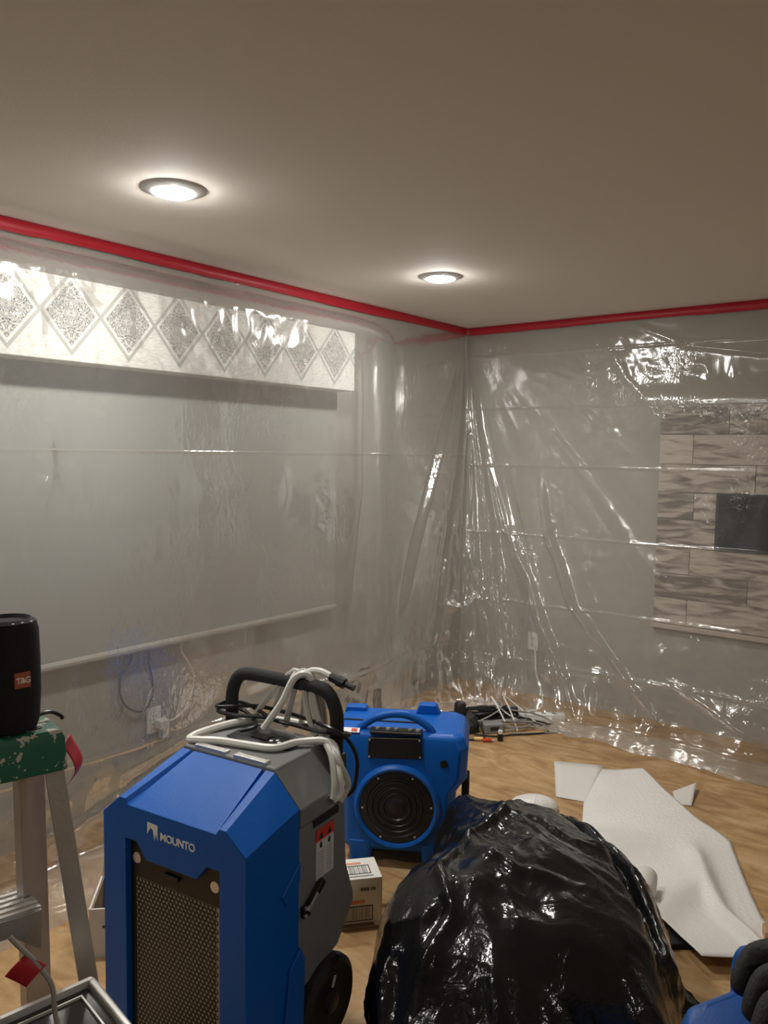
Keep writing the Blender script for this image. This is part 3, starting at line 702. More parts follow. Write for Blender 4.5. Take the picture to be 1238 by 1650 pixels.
# round intake: raised blue rim, black louvred disc, bolts
CZ = .240
MB().lathe([(.140, -.002), (.144, -.016), (.153, -.020), (.163, -.012), (.168, .004)], c=(0, 0, CZ), axis=1, n=64).build('intake_rim', M['blue'], sb)
fl = MB().lathe([(.142, -.004), (.142, -.008), (.116, -.010), (.112, -.006), (.102, -.006), (.099, -.012), (.094, -.012), (.090, -.006), (.080, -.006), (.077, -.012), (.072, -.012), (.068, -.006), (.058, -.006), (.055, -.012), (.050, -.012), (.046, -.006), (.034, -.006), (.030, -.009), (.001, -.010)], c=(0, 0, CZ), axis=1, n=56).build('filter_grille', M['black'], sb)
for k in range(6):
    a = R(3 + 60 * k)
    MB().lathe([(.0045, 0), (.004, -.003), (.001, -.0035)], axis=1, n=8).build('bolt', M['chrome'], sb).location = (.132 * math.cos(a), -.009, CZ + .132 * math.sin(a))
# control panel on the sloping top front, with its arched handle
MB().prism([(-.115, .425), (.095, .432), (.088, .512), (-.112, .505)], -.006, .02, axis=1).build('control_panel', M['black'], sb, bevel=.004)
MB().box((-.01, .03, .5235), (.20, .06, .010)).build('switch_plate', M['black'], sb, bevel=.003)
for k, x in enumerate((-.08, -.04, -.008, .045, .075)):
    MB().lathe([(.009, .528), (.009, .536), (.004, .538)], n=12).build('control_knob', M['chrome'] if k in (1, 4) else M['greybox'], sb).location = (x, .03, 0)
for x, z in ((-.108, .433), (.086, .44), (.083, .505), (-.107, .498)):
    MB().lathe([(.004, -.006), (.0035, -.009), (.001, -.0095)], axis=1, n=8).build('bolt', M['chrome'], sb).location = (x, 0, z)
MB().tube([(-.165, .05, .505), (-.145, .05, .530), (-.10, .05, .562), (-.04, .05, .582), (.02, .05, .584), (.07, .05, .568), (.115, .05, .538), (.135, .05, .505)], .0155, 12).build('carry_handle', M['blue'], sb)
MB().prism([(.045, .518), (.150, .518), (.130, .560), (.062, .560)], .255, .305, axis=1).build('stacking_lug', M['blue'], sb, bevel=.007)
MB().prism([(-.25, .515), (-.15, .515), (-.16, .540), (-.24, .540)], .25, .30, axis=1).build('stacking_lug', M['blue'], sb, bevel=.007)
MB().lathe([(.016, -.010), (.014, -.016), (.004, -.017)][::-1], c=(.176, .012, .418), axis=1, n=20).build('side_knob', M['black'], sb)
sl = MB().box((-.185, .02, .5225), (.07, .022, .003), rx=R(30)).build('rating_label', M['print_white'], sb, smooth=False)
MB().box((-.170, .0185, .5245), (.022, .014, .0015), rx=R(30)).build('label_print', M['label_red'], sl, smooth=False)
MB().box((-.08, .14, .5235), (.30, .012, .004)).build('top_groove_strip', M['black'], sb, smooth=False)

# ------------------------------------------------------------------ small white carton
wb = thing('carton', 'small white printed carton with barcodes between the two blue machines', 'box', (-2.744, -1.372, 0), R(-39.3))
cw, cdp, ch = .158, .135, .172
MB().box((0, cdp / 2, ch / 2), (cw, cdp, ch)).build('carton_body', M['boxwhite'], wb, bevel=.002)
MB().box((cw / 2 + .0006, cdp / 2, ch / 2), (.0012, cdp - .008, ch - .008)).build('side_panel', M['kraft'], wb, smooth=False)
def barcode(y_or_z, top):
    fr = MB(); br = MB(); x0, x1 = -.055, .048
    def B(m, xa, xb, a0, a1):
        if top: m.box(((xa + xb) / 2, (a0 + a1) / 2, ch + .0006), (xb - xa, a1 - a0, .0012))
        else: m.box(((xa + xb) / 2, -.0006, (a0 + a1) / 2), (xb - xa, .0012, a1 - a0))
    a0, a1 = y_or_z
    for s in ((x0, x1, a0, a0 + .003), (x0, x1, a1 - .003, a1), (x0, x0 + .003, a0, a1), (x1 - .003, x1, a0, a1)): B(fr, *s)
    x = x0 + .008; rn = random.Random(3)
    while x < x1 - .010:
        wdt = rn.choice((.0014, .0022, .0034)); B(br, x, x + wdt, a0 + .006, a1 - .006); x += wdt + rn.choice((.0016, .0026, .004))
    fr.build('barcode_frame', M['ink'], wb, smooth=False)
    o = br.build('barcode', M['greyink'], wb, smooth=False); o['kind'] = 'stuff'
barcode((.030, .085), True); barcode((.026, .078), False)
MB().box((-.003, -.0006, .013), (.11, .0012, .012)).build('print_band', M['boxside'], wb, smooth=False)
MB().box((-.003, .016, ch + .0006), (.11, .008, .0012)).build('print_band', M['greyink'], wb, smooth=False)
MB().box((-.005, -.0006, .092), (.052, .0012, .010)).build('orange_print', M['orange'], wb, smooth=False)
MB().box((-.002, .100, ch + .0006), (.052, .010, .0012)).build('orange_print', M['orange'], wb, smooth=False)
lettering('size_print', 'XXX 1/2', .014, M['ink'], wb, (.005, -.001, .130), (1, 0, 0), (0, 0, 1), bold=.0003)

# ------------------------------------------------------------------ open carton behind the dehumidifier
ob = thing('cardboard_box', 'open white cardboard box with brown inside beside the ladder', 'box', (-3.395, -.825, 0), R(-43))
w_, d_, h_ = .34, .20, .158
bb = MB()
bb.box((w_ / 2, 0, h_ / 2), (w_, .006, h_)).box((0, d_ / 2, h_ / 2), (.006, d_, h_)).box((w_, d_ / 2, h_ / 2), (.006, d_, h_)).box((w_ / 2, d_, h_ / 2), (w_, .006, h_)).box((w_ / 2, d_ / 2, .003), (w_, d_, .006))
bb.build('box_walls', M['boxwhite'], ob, smooth=False)
MB().box((w_ / 2, .005, h_ / 2), (w_ - .014, .003, h_ - .008)).box((w_ / 2, d_ - .005, h_ / 2 + .002), (w_ - .014, .003, h_ - .008)).box((.006, d_ / 2, h_ / 2), (.003, d_ - .014, h_ - .008)).build('box_lining', M['kraft'], ob, smooth=False)
MB().box((w_ / 2, d_ + .035, h_ + .035), (w_, .005, .12), rx=R(-45)).build('rear_flap', M['kraft'], ob, smooth=False)
MB().prism([(.05, .02), (.30, .06), (.30, .22), (.07, .22)], h_ - .02, h_ - .016, axis=2).build('inner_sheet', M['paper'], ob, smooth=False)
MB().box((.045, -.0035, .10), (.014, .001, .008)).box((.075, -.0035, .10), (.008, .001, .005)).build('box_mark', M['ink'], ob, smooth=False)

# ------------------------------------------------------------------ step ladder with speaker
CX, CY = -4.03, -1.80                                   # right rear corner of the cap
LA = math.atan2(-1.782 + 1.757, -4.007 + 4.114)         # along the cap's long side
ld = thing('step_ladder', 'aluminium step ladder with a green paint splattered top cap', 'ladder', (0, 0, 0))
ax = Vector((math.cos(LA), math.sin(LA), 0)); ay = Vector((-ax.y, ax.x, 0))   # ay points away from the viewer
C0 = Vector((-4.012, -1.788, 0))
def LP(a, bb_, z): return C0 + ax * a + ay * bb_ + Vector((0, 0, z))
m = MB(); L_ = .36; Dp = .105
outer = [LP(-.002, 0, 1.05), LP(0, Dp, 1.05), LP(-L_, Dp, 1.05), LP(-L_, 0, 1.05)]
mid = [LP(-.004, .004, 1.105), LP(-.004, Dp - .004, 1.105), LP(-L_ + .004, Dp - .004, 1.105), LP(-L_ + .004, .004, 1.105)]
topr = [LP(-.010, .010, 1.119), LP(-.010, Dp - .010, 1.119), LP(-L_ + .010, Dp - .010, 1.119), LP(-L_ + .010, .010, 1.119)]
m.loft([outer, mid, topr])
m.build('top_cap', M['cap'], ld, bevel=.004, seg=3)
for a in (-.045, -.085, -.16, -.22):
    q = LP(a, .035, 1.1195)
    MB().lathe([(.0085, 0), (.0085, .0012), (.001, .0013)], n=12, sx=1.5).build('cap_hole', M['ink'], ld).location = q
def rail(a, b2, wide, thick, sidev, name):
    """U-channel from a to b2; wide along sidev"""
    thick = -thick; a, b2 = Vector(a), Vector(b2); t = (b2 - a).normalized(); sd = (sidev - t * sidev.dot(t)).normalized(); nn = t.cross(sd)
    prof = [(-wide / 2, 0), (wide / 2, 0), (wide / 2, thick), (wide / 2 - .004, thick), (wide / 2 - .004, .004 * (1 if thick > 0 else -1)), (-wide / 2 + .004, .004 * (1 if thick > 0 else -1)), (-wide / 2 + .004, thick), (-wide / 2, thick)]
    mm_ = MB(); mm_.loft([[p + sd * u + nn * v_ for u, v_ in prof] for p in (a, b2)])
    return mm_.build(name, M['alu'], ld, smooth=False, bevel=.001, seg=1)
fr_top = LP(-.040, .075, 1.06); fr_bot = Vector((-3.985, -1.640, 0.0))
rail(fr_top, fr_bot, .046, .024, (ax + ay * .25), 'front_rail')
rail(fr_top - ax * .27, fr_bot - ax * .36, .046, -.024, (ax + ay * .25), 'front_rail')
rr_top = LP(-.022, .012, 1.06); rr_bot = Vector((-3.965, -1.945, 0.0))
rail(rr_top, rr_bot, .030, .018, (ax - ay * .2), 'rear_rail')
rail(rr_top - ax * .30, rr_bot - ax * .42, .030, -.018, (ax - ay * .2), 'rear_rail')
for k, z in enumerate((.80, .53, .26)):
    f_ = 1 - z / 1.06
    a = fr_top.lerp(fr_bot, f_); b2 = (fr_top - ax * .27).lerp(fr_bot - ax * .36, f_)
    st = MB()
    c_ = (a + b2) / 2; ln_ = (a - b2).length - .01
    st.box(c_ + ay * -.01 + Vector((0, 0, -.002)), (ln_, .085, .004), rz=LA)
    for j in range(5): st.box(c_ + ay * (-.044 + .017 * j) + Vector((0, 0, .001)), (ln_, .006, .004), rz=LA)
    st.box(c_ + ay * -.052 + Vector((0, 0, -.016)), (ln_, .004, .032), rz=LA).box(c_ + ay * .032 + Vector((0, 0, -.016)), (ln_, .004, .032), rz=LA)
    st.build('step', M['alu'], ld, smooth=False)
    MB().prism([(0, 0), (.055, 0), (.055, -.045)], -.002, .002, axis=1).build('step_bracket', M['alu'], ld, smooth=False).matrix_local = Matrix.Translation(a - ax * .06 + ay * -.045 + Vector((0, 0, -.03))) @ Matrix.Rotation(LA, 4, 'Z')
for p in (fr_bot, fr_bot - ax * .36, rr_bot, rr_bot - ax * .42):
    MB().box(p + Vector((0, 0, .012)), (.055, .04, .024), rz=LA).build('rubber_foot', M['rubber'], ld, bevel=.004)
SPC = LP(-.078, .060, 1.1195)
sp = thing('bluetooth_speaker', 'black cylindrical portable speaker standing on the green ladder cap', 'speaker', SPC, 0)
MB().lathe([(.030, .0), (.043, .003), (.0475, .016), (.050, .060), (.050, .120), (.048, .168), (.044, .182), (.036, .187), (.030, .181), (.001, .180)], n=40).build('speaker_body', M['speaker'], sp)
vd = Vector((CAM[0] - SPC.x, CAM[1] - SPC.y, 0)).normalized(); vr = Vector((-vd.y, vd.x, 0))
bd = (vd * math.cos(R(24)) + vr * math.sin(R(24))).normalized(); br_ = Vector((-bd.y, bd.x, 0))
bq = MB(); rot = math.atan2(br_.y, br_.x)
bq.box(bd * .0505 + Vector((0, 0, .092)), (.026, .004, .026), rz=rot).build('logo_badge', M['badge'], sp, bevel=.001)
lettering('logo_letters', 'T&G', .0135, M['badge_text'], sp, bd * .0532 + br_ * -.0118 + Vector((0, 0, .0875)), br_, (0, 0, 1), spacing=.85, bold=.0003)
for a in (-.2, .1, .4):
    MB().lathe([(.002, 0), (.002, .002), (.0005, .0022)], n=8).build('control_button', M['print_white'], sp).location = (bd * .043 + br_ * (a * .05)) + Vector((0, 0, .183))
s_ = MB().tube([br_ * .046 + Vector((0, 0, .010)), br_ * .062 + Vector((0, .0, .012)), br_ * .074 + Vector((0, 0, .010)), br_ * .088 + Vector((0, 0, .001)), br_ * .093 + Vector((0, 0, -.006))], .0035, 8).build('wrist_strap', M['cable'], sp)
# red tape hanging behind the cap
U, Vv = np.meshgrid(np.linspace(0, 1, 8), np.linspace(0, 1, 16))
base = LP(.012, .070, 1.075)
Xg = base.x + ax.x * (.004 + .020 * np.sin(Vv * 2.6) ) + ay.x * (.040 * (U - .5) * (1 - .4 * Vv)) ; Yg = base.y + ax.y * .01 + ay.y * (.028 * (U - .5) * (1 - .4 * Vv)) + .006 * np.sin(Vv * 7); Zg = base.z - Vv * .078 + .006 * U
Xg = Xg + (U - .5) * .020; 
o = bpy.data.objects.new('tape_tail', grid_mesh('tape_tail', Xg, Yg, Zg)); COL.objects.link(o); o.data.materials.append(M['red'])
so = o.modifiers.new('Solidify', 'SOLIDIFY'); so.thickness = .0008
tag(o, 'short red tape tail dangling behind the ladder cap', 'tape')

# ------------------------------------------------------------------ dark storage bin at the lower left
BA = math.atan2(-1.896 + 1.875, -4.051 + 4.179)
bn = thing('storage_bin', 'tall dark bin with a pale rim and smoked lid in front of the ladder', 'bin', (-4.040, -1.893, 0), BA)
bw, bdp, bh = .42, .30, .745
MB().loft([[(-.03, -.03, 0), (-.03, -bdp + .03, 0), (-bw + .03, -bdp + .03, 0), (-bw + .03, -.03, 0)], [(-.006, -.006, bh - .03), (-.006, -bdp + .006, bh - .03), (-bw + .006, -bdp + .006, bh - .03), (-bw + .006, -.006, bh - .03)]]).build('bin_body', M['black'], bn, bevel=.01)
def ringbox(x0, x1, y0, y1, t, z0, z1):
    return MB().box(((x0 + x1) / 2, y1 - t / 2, (z0 + z1) / 2), (x1 - x0, t, z1 - z0)).box(((x0 + x1) / 2, y0 + t / 2, (z0 + z1) / 2), (x1 - x0, t, z1 - z0)).box((x0 + t / 2, (y0 + y1) / 2, (z0 + z1) / 2), (t, y1 - y0 - 2 * t, z1 - z0)).box((x1 - t / 2, (y0 + y1) / 2, (z0 + z1) / 2), (t, y1 - y0 - 2 * t, z1 - z0))
ringbox(-bw, 0, -bdp, 0, .010, bh - .035, bh + .004).build('bin_rim', M['rim'], bn, smooth=False, bevel=.003)
ringbox(-bw + .026, -.026, -bdp + .026, -.026, .0028, bh - .008, bh - .003).build('lid_bead', M['rim'], bn, smooth=False)
MB().box((-bw / 2, -bdp / 2, bh - .012), (bw - .022, bdp - .022, .010)).build('smoked_lid', M['smoked'], bn, smooth=False)
gc = thing('cable', 'grey cable with a red tape flag poking up behind the dark bin', 'cable', (0, 0, 0))

# ------------------------------------------------------------------ black trash bag
def bag():
    O = Vector((-2.62, -1.95, 0)); v = Vector((.893, .449, 0)); h = Vector((.449, -.893, 0))
    na, nr = 220, 120
    A, Q = np.meshgrid(np.linspace(0, 2 * np.pi, na), np.linspace(0, 1, nr))   # Q 0 = top centre, 1 = floor edge
    ca, sa = np.cos(A), np.sin(A)
    deg = [0, 25, 45, 60, 75, 90, 105, 122, 140, 160, 180, 205, 225, 250, 270, 300, 320, 340, 360]
    rad_ = [.36, .36, .35, .40, .45, .47, .50, .55, .42, .33, .34, .44, .58, .66, .62, .57, .49, .40, .36]
    A1 = np.degrees(A[0]); f1 = np.interp(A1, deg, rad_)
    ker = np.exp(-(np.arange(-9, 10) / 4.0) ** 2); ker /= ker.sum()
    f1 = np.convolve(np.concatenate([f1[:-1][-9:], f1, f1[1:10]]), ker, 'valid')[:na]; f1[-1] = f1[0]
    foot = f1[None, :]
    ang = Q * np.pi / 2 * 1.12
    rr_ = np.clip(np.sin(np.minimum(ang, np.pi / 2)), 0, 1) ** .62
    under = np.clip(ang - np.pi / 2, 0, 1)
    rr_ = rr_ * (1 - .12 * (under / .19) ** 2)
    Hh = ca * foot * rr_; Vv_ = sa * foot * rr_
    zt = .435 + .02 * np.clip(-Vv_ / .5, -1, 1) - .14 * np.clip(Hh - .05, 0, 1) - .22 * np.clip(-Vv_ - .30, 0, 1)
    zz = np.clip(np.cos(np.minimum(ang, np.pi / 2 * 1.12) / 1.12), 0, 1) ** .52 * zt
    # knotted corner at the back left
    kx, kv = -.30, .44
    kd = np.hypot(Hh - kx, Vv_ - kv)
    zz = zz + .07 * np.exp(-(kd / .09) ** 2) * sstep(.15, .35, zz)
    # folds: a long one over the right shoulder, pulls fanning from the knot, fine crumple
    top = sstep(.02, .15, zz)
    def fold(pts, amp, wd):
        dist, sg, tt = polydist(Hh, Vv_, pts)
        return amp * np.exp(-(dist / wd) ** 2) * np.minimum(1, np.minimum(tt, 1 - tt) * 8 + .1)
    zz = zz + top * (fold([(-.16, .46), (.06, .36), (.22, .12), (.30, -.12), (.33, -.35)], -.05, .022) + fold([(-.12, .50), (.10, .40), (.27, .14), (.34, -.12)], .02, .03))
    zz = zz + top * (fold([(-.38, .25), (-.25, .12), (-.18, -.10), (-.05, -.20), (.10, -.22)], .018, .02) + fold([(-.22, -.05), (-.26, -.25), (-.20, -.40), (-.28, -.55)], .022, .016) + fold([(-.05, .40), (-.12, .15), (-.22, -.05)], .016, .02))
    th = np.arctan2(Vv_ - kv, Hh - kx); kr = np.hypot(Hh - kx, Vv_ - kv)
    disp = .045 * ridged(th * 5, kr * 1.6, 5, 2) * sstep(.05, .4, kr)
    wx = Hh + .05 * fbm(Hh * 6, Vv_ * 6, 8, 2); wv = Vv_ + .05 * fbm(Hh * 6 + 3, Vv_ * 6, 9, 2)
    disp = disp + .045 * ridged(wx * 3.2 + zz * 2, wv * 3.2 + zz * 2, 31, 2) + .020 * ridged(wx * 7.5 + zz * 4, wv * 7.5 - zz * 5, 43, 2) + .010 * ridged(wx * 15 + zz * 8, wv * 15 - zz * 7, 41, 2) * sstep(-.15, .2, fbm(Hh * 5, Vv_ * 5, 77, 2))
    side = 1 - sstep(.5, 1, zz / .45)
    zz = zz + top * disp * (.5 + .5 * (1 - side))
    k = 1 + disp * 1.6 * side / .4
    Hh = Hh * k; Vv_ = Vv_ * k
    X = O.x + h.x * Hh + v.x * Vv_; Y = O.y + h.y * Hh + v.y * Vv_
    zz = np.maximum(zz, .004)
    me = grid_mesh('bag_film', X, Y, zz)
    bm = bmesh.new(); bm.from_mesh(me); bmesh.ops.remove_doubles(bm, verts=bm.verts, dist=2e-4); bmesh.ops.recalc_face_normals(bm, faces=bm.faces); bm.to_mesh(me); bm.free()
    t = thing('trash_bag', 'large stuffed black plastic trash bag lying on the floor', 'trash bag', (0, 0, 0))
    o = bpy.data.objects.new('bag_film', me); COL.objects.link(o); me.materials.append(M['bag']); o.parent = t
    for p in me.polygons: p.use_smooth = True
    # loose tail of film on the floor at the right
    U, Q2 = np.meshgrid(np.linspace(0, 1, 14), np.linspace(-1, 1, 14))
    hh = .34 + .16 * U; vv = -.02 + Q2 * (.10 * (1 - .75 * U)) - .05 * U
    z = .012 + .07 * (1 - U) + .03 * ridged(U * 5, Q2 * 4, 3, 2) + .05 * (1 - Q2 ** 2) * (1 - U)
    tl = bpy.data.objects.new('bag_tail', grid_mesh('bag_tail', O.x + h.x * hh + v.x * vv, O.y + h.y * hh + v.y * vv, np.maximum(z, .004))); COL.objects.link(tl); tl.data.materials.append(M['bag']); tl.parent = t
    so = tl.modifiers.new('Solidify', 'SOLIDIFY'); so.thickness = .002
bag()

# ------------------------------------------------------------------ packing foam and papers on the floor
def lerp_poly(pts, n):
    P = [Vector((*p, 0)) for p in pts]; ls = [0]
    for a, b2 in zip(P[:-1], P[1:]): ls.append(ls[-1] + (b2 - a).length)
    out = []
    for k in range(n):
        t = ls[-1] * k / (n - 1)
        for i in range(len(P) - 1):
            if t <= ls[i + 1] + 1e-9: out.append(P[i].lerp(P[i + 1], (t - ls[i]) / max(1e-9, ls[i + 1] - ls[i]))); break
    return np.array([(p.x, p.y) for p in out])
def floor_sheet(name, left, right, hfun, m, label, cat, n=(60, 40), thick=.002):
    Lp = lerp_poly(left, n[0]); Rp = lerp_poly(right, n[0]); t = np.linspace(0, 1, n[1])
    X = Lp[:, 0:1] * (1 - t) + Rp[:, 0:1] * t; Y = Lp[:, 1:2] * (1 - t) + Rp[:, 1:2] * t
    U = np.tile(t, (n[0], 1)); Vg = np.tile(np.linspace(0, 1, n[0])[:, None], (1, n[1]))
    o = bpy.data.objects.new(name, grid_mesh(name, X, Y, hfun(U, Vg, X, Y))); COL.objects.link(o); o.data.materials.append(m)
    so = o.modifiers.new('Solidify', 'SOLIDIFY'); so.thickness = thick; so.offset = 1
    return tag(o, label, cat)
def hf(U, V, X, Y):
    z = .016 + .020 * fbm(X * 3 + 2, Y * 3, 12, 2) + .05 * sstep(.80, 1.0, V) * (1 - .4 * U)
    z = z + .035 * np.exp(-((U - .80 + .15 * V) / .07) ** 2) * sstep(.45, .6, V) + .03 * np.exp(-((V - .80 + .25 * (U - .2)) / .05) ** 2) * (1 - sstep(.55, .8, U))
    z = z + .03 * np.exp(-((V - .5) / .06) ** 2) * np.exp(-((U - .1) / .35) ** 2)
    return np.maximum(z, .005)
floor_sheet('foam_sheet', [(-.948, -1.469), (-1.348, -1.545), (-1.72, -1.70), (-2.04, -2.03), (-2.149, -2.216), (-2.245, -2.334)],
            [(-.810, -1.620), (-1.189, -2.006), (-1.317, -2.176), (-1.60, -2.30), (-1.85, -2.42), (-2.07, -2.58)], hf, M['foam'], 'large white packing foam sheet spread on the floor beside the black bag', 'foam sheet', (70, 44), .003)
floor_sheet('paper_sheet', [(-.981, -1.217), (-1.375, -1.42)], [(-.900, -1.455), (-1.336, -1.565)], lambda U, V, X, Y: .004 + .012 * U * (1 - V), M['paper'], 'flat white paper partly under the foam sheet far end', 'paper', (8, 8), .001)
floor_sheet('paper_scrap', [(-.965, -1.820), (-1.09, -1.88)], [(-.856, -1.898), (-1.065, -1.942)], lambda U, V, X, Y: .004 + .03 * U * (1 - V), M['paper'], 'small white paper scrap at the right edge of the foam sheet', 'paper', (8, 8), .001)
o = MB().lathe([(.085, 0), (.090, .006), (.088, .022), (.074, .042), (.050, .056), (.020, .062), (.001, .063)], n=28, sx=1.25, sy=.8).build('foam_piece', M['foam']); o.rotation_euler = (0, 0, R(-52)); o.location = (-1.56, -1.40, .002)
tag(o, 'white rounded foam piece showing behind the black bag', 'foam piece')
o = MB().lathe([(.030, 0), (.040, .004), (.042, .10), (.036, .118), (.001, .12)], n=24).build('foam_roll', M['paper']); o.rotation_euler = (R(90), 0, R(-75)); o.location = (-1.93, -2.045, .075)
tag(o, 'short white roll between the black bag and foam sheet', 'foam roll')
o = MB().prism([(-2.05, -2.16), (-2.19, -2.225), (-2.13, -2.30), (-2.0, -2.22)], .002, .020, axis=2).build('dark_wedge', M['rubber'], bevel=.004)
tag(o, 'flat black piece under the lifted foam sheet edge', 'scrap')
o = MB().box((-1.975, -2.50, .055), (.06, .10, .035), rz=R(20)).build('wood_offcut', M['wood'], bevel=.004)
tag(o, 'small tan wood offcut on the foam sheet at the right', 'wood offcut')

# ------------------------------------------------------------------ clutter of electronics in the corner
t = thing('black_adapter', 'black bulky device with a stubby cylinder in the corner clutter', 'adapter', (-.885, -.575, 0), R(-50))
MB().loft([rr(.105, -.09, .09, .0, .03), rr(.105, -.09, .09, .045, .03), rr(.075, -.06, .07, .085, .03)]).build('device_body', M['black'], t, bevel=.008)
MB().lathe([(.034, .08), (.036, .09), (.034, .145), (.026, .158), (.001, .16)], n=24).build('device_knob', M['black'], t)
t = thing('power_strip', 'long white power strip under the plastic in the corner', 'power strip', (-.46, -.83, .0), R(-55))
MB().box((0, 0, .022), (.36, .055, .044)).build('strip_body', M['white'], t, bevel=.006)
for k in range(5): MB().box((-.14 + .065 * k, 0, .0445), (.026, .030, .003)).build('strip_socket', M['greybox'], t, bevel=.001)
t = thing('grey_adapter', 'small grey box among the corner cables', 'adapter', (-.80, -.74, 0), R(-40))
MB().box((0, 0, .028), (.115, .085, .056)).build('adapter_body', M['greybox'], t, bevel=.008)
MB().box((0, -.043, .03), (.05, .004, .02)).build('adapter_port', M['ink'], t, smooth=False)
t = thing('black_adapter', 'low black power brick behind the corner cables', 'adapter', (-.60, -.66, 0), R(-50))
MB().box((0, 0, .040), (.24, .07, .080)).build('brick_body', M['black'], t, bevel=.01)
MB().box((.06, 0, .081), (.04, .03, .003)).build('brick_label', M['greyink'], t, smooth=False)
rn = random.Random(11)
cables = [('black', M['cable'], [(-.93, -.70, .01), (-.88, -.80, .008), (-.80, -.86, .008), (-.72, -.93, .008), (-.62, -1.0, .008), (-.55, -.93, .01), (-.60, -.82, .04), (-.70, -.76, .06)], 'black cable looping over the floor in front of the corner clutter'),
          ('black', M['cable'], [(-1.02, -.72, .008), (-.95, -.77, .007), (-.90, -.74, .02), (-.84, -.66, .07), (-.78, -.62, .06), (-.68, -.70, .09), (-.60, -.78, .05), (-.52, -.88, .02), (-.50, -.96, .01)], 'black cable climbing over the corner devices'),
          ('grey', M['greycable'], [(-.78, -.84, .008), (-.68, -.96, .007), (-.58, -1.03, .007), (-.50, -1.0, .008), (-.47, -.92, .03), (-.55, -.86, .07), (-.66, -.78, .10)], 'grey cable curling at the right of the corner clutter'),
          ('grey', M['greycable'], [(-.86, -.68, .06), (-.80, -.72, .085), (-.72, -.74, .11), (-.66, -.72, .13), (-.62, -.66, .11), (-.56, -.72, .06), (-.60, -.82, .02)], 'grey cable arching over the power strip'),
          ('white', M['white_cable'], [(-.012, -.574, .35), (-.08, -.63, .30), (-.16, -.68, .20), (-.22, -.74, .14), (-.30, -.80, .10), (-.40, -.84, .06), (-.50, -.80, .06)], 'white cable dropping from the right wall outlet'),
          ('white', M['white_cable'], [(-.76, -.80, .06), (-.72, -.72, .13), (-.68, -.66, .16), (-.66, -.74, .08), (-.62, -.86, .02)], 'white cable tangle above the grey box'),
          ('white', M['white_cable'], [(-.72, -.86, .01), (-.66, -.78, .09), (-.60, -.70, .15), (-.56, -.76, .10), (-.54, -.88, .02)], 'white cable standing in a loop beside the power strip')]
for nm, mt, pts, lb in cables:
    tag(MB().tube(pts, .0048, 6, smooth=6).build(nm + '_cable', mt), lb, 'cable')
def bundle(name, cx, cy, r, n, h, m, rad, label, seed):
    q = random.Random(seed); pts = []
    for k in range(n * 7):
        a = k * 2 * math.pi / 7 + q.uniform(-.2, .2); ra = r * q.uniform(.55, 1.15)
        pts.append((cx + ra * math.cos(a) * .8 - ra * math.sin(a) * .35, cy + ra * math.sin(a) * .8 - ra * math.cos(a) * .35, rad + h * (k / (n * 7)) + q.uniform(0, .02)))
    tag(MB().tube(pts, rad, 6, smooth=4).build(name, m), label, 'cable')
bundle('cable_bundle', -.72, -.62, .115, 6, .085, M['cable'], .006, 'tangled black cable bundle behind the grey box in the corner', 5)
bundle('cable_bundle', -.70, -.82, .105, 4, .05, M['greycable'], .0042, 'loosely coiled thin grey cable bundle in front of the power strip', 8)
t = thing('audio_plug', 'yellow and red audio plugs on the floor by the blue scrubber', 'plug', (-.975, -.775, 0), R(-50))
for k, mt in enumerate((M['yellow'], M['redplug'])):
    MB().tube([(-.04 + .045 * k, .012 - .02 * k, .011), (.01 + .045 * k, .008 - .02 * k, .011)], .010, 10, smooth=1).build('plug_sleeve', mt, t)
    MB().tube([(.01 + .045 * k, .008 - .02 * k, .011), (.028 + .045 * k, .007 - .02 * k, .011)], .004, 8, smooth=1).build('plug_pin', M['chrome'], t)
t = thing('charger_plug', 'small black and white charger plug standing before the corner clutter', 'plug', (-.90, -.85, 0), R(-50))
MB().box((0, 0, .020), (.030, .026, .040)).build('plug_body', M['black'], t, bevel=.004)
MB().box((0, 0, .050), (.024, .020, .022)).build('plug_cap', M['white'], t, bevel=.004)

# grey cable with red flag standing out of the bin
gm = MB().tube([(-4.18, -2.10, .735), (-4.203, -2.081, .85), (-4.206, -2.076, .898), (-4.212, -2.067, .918), (-4.220, -2.054, .935), (-4.230, -2.040, .951), (-4.237, -2.030, .963)], .0034, 8).build('cable_line', M['greycable'], gc)
U, Vv = np.meshgrid(np.linspace(0, 1, 12), np.linspace(0, 1, 10))
p0 = np.array((-4.220, -2.054, .937)); e1 = np.array((-.014, .0075, -.016)); e2 = np.array((.012, -.016, -.010))
G = p0 + U[..., None] * e1 * 1.5 + (Vv[..., None] - .35) * e2 * 1.35 + (np.sin(U * 3.1) * .006)[..., None] * np.array((-.7, -.6, .3)) + (np.sin(Vv * 5 + U * 2) * .0015)[..., None] * np.array((-.6, -.6, .5))
fl_ = bpy.data.objects.new('tape_flag', grid_mesh('tape_flag', G[..., 0], G[..., 1], G[..., 2])); COL.objects.link(fl_); fl_.data.materials.append(M['red']); fl_.parent = gc
so = fl_.modifiers.new('Solidify', 'SOLIDIFY'); so.thickness = .001

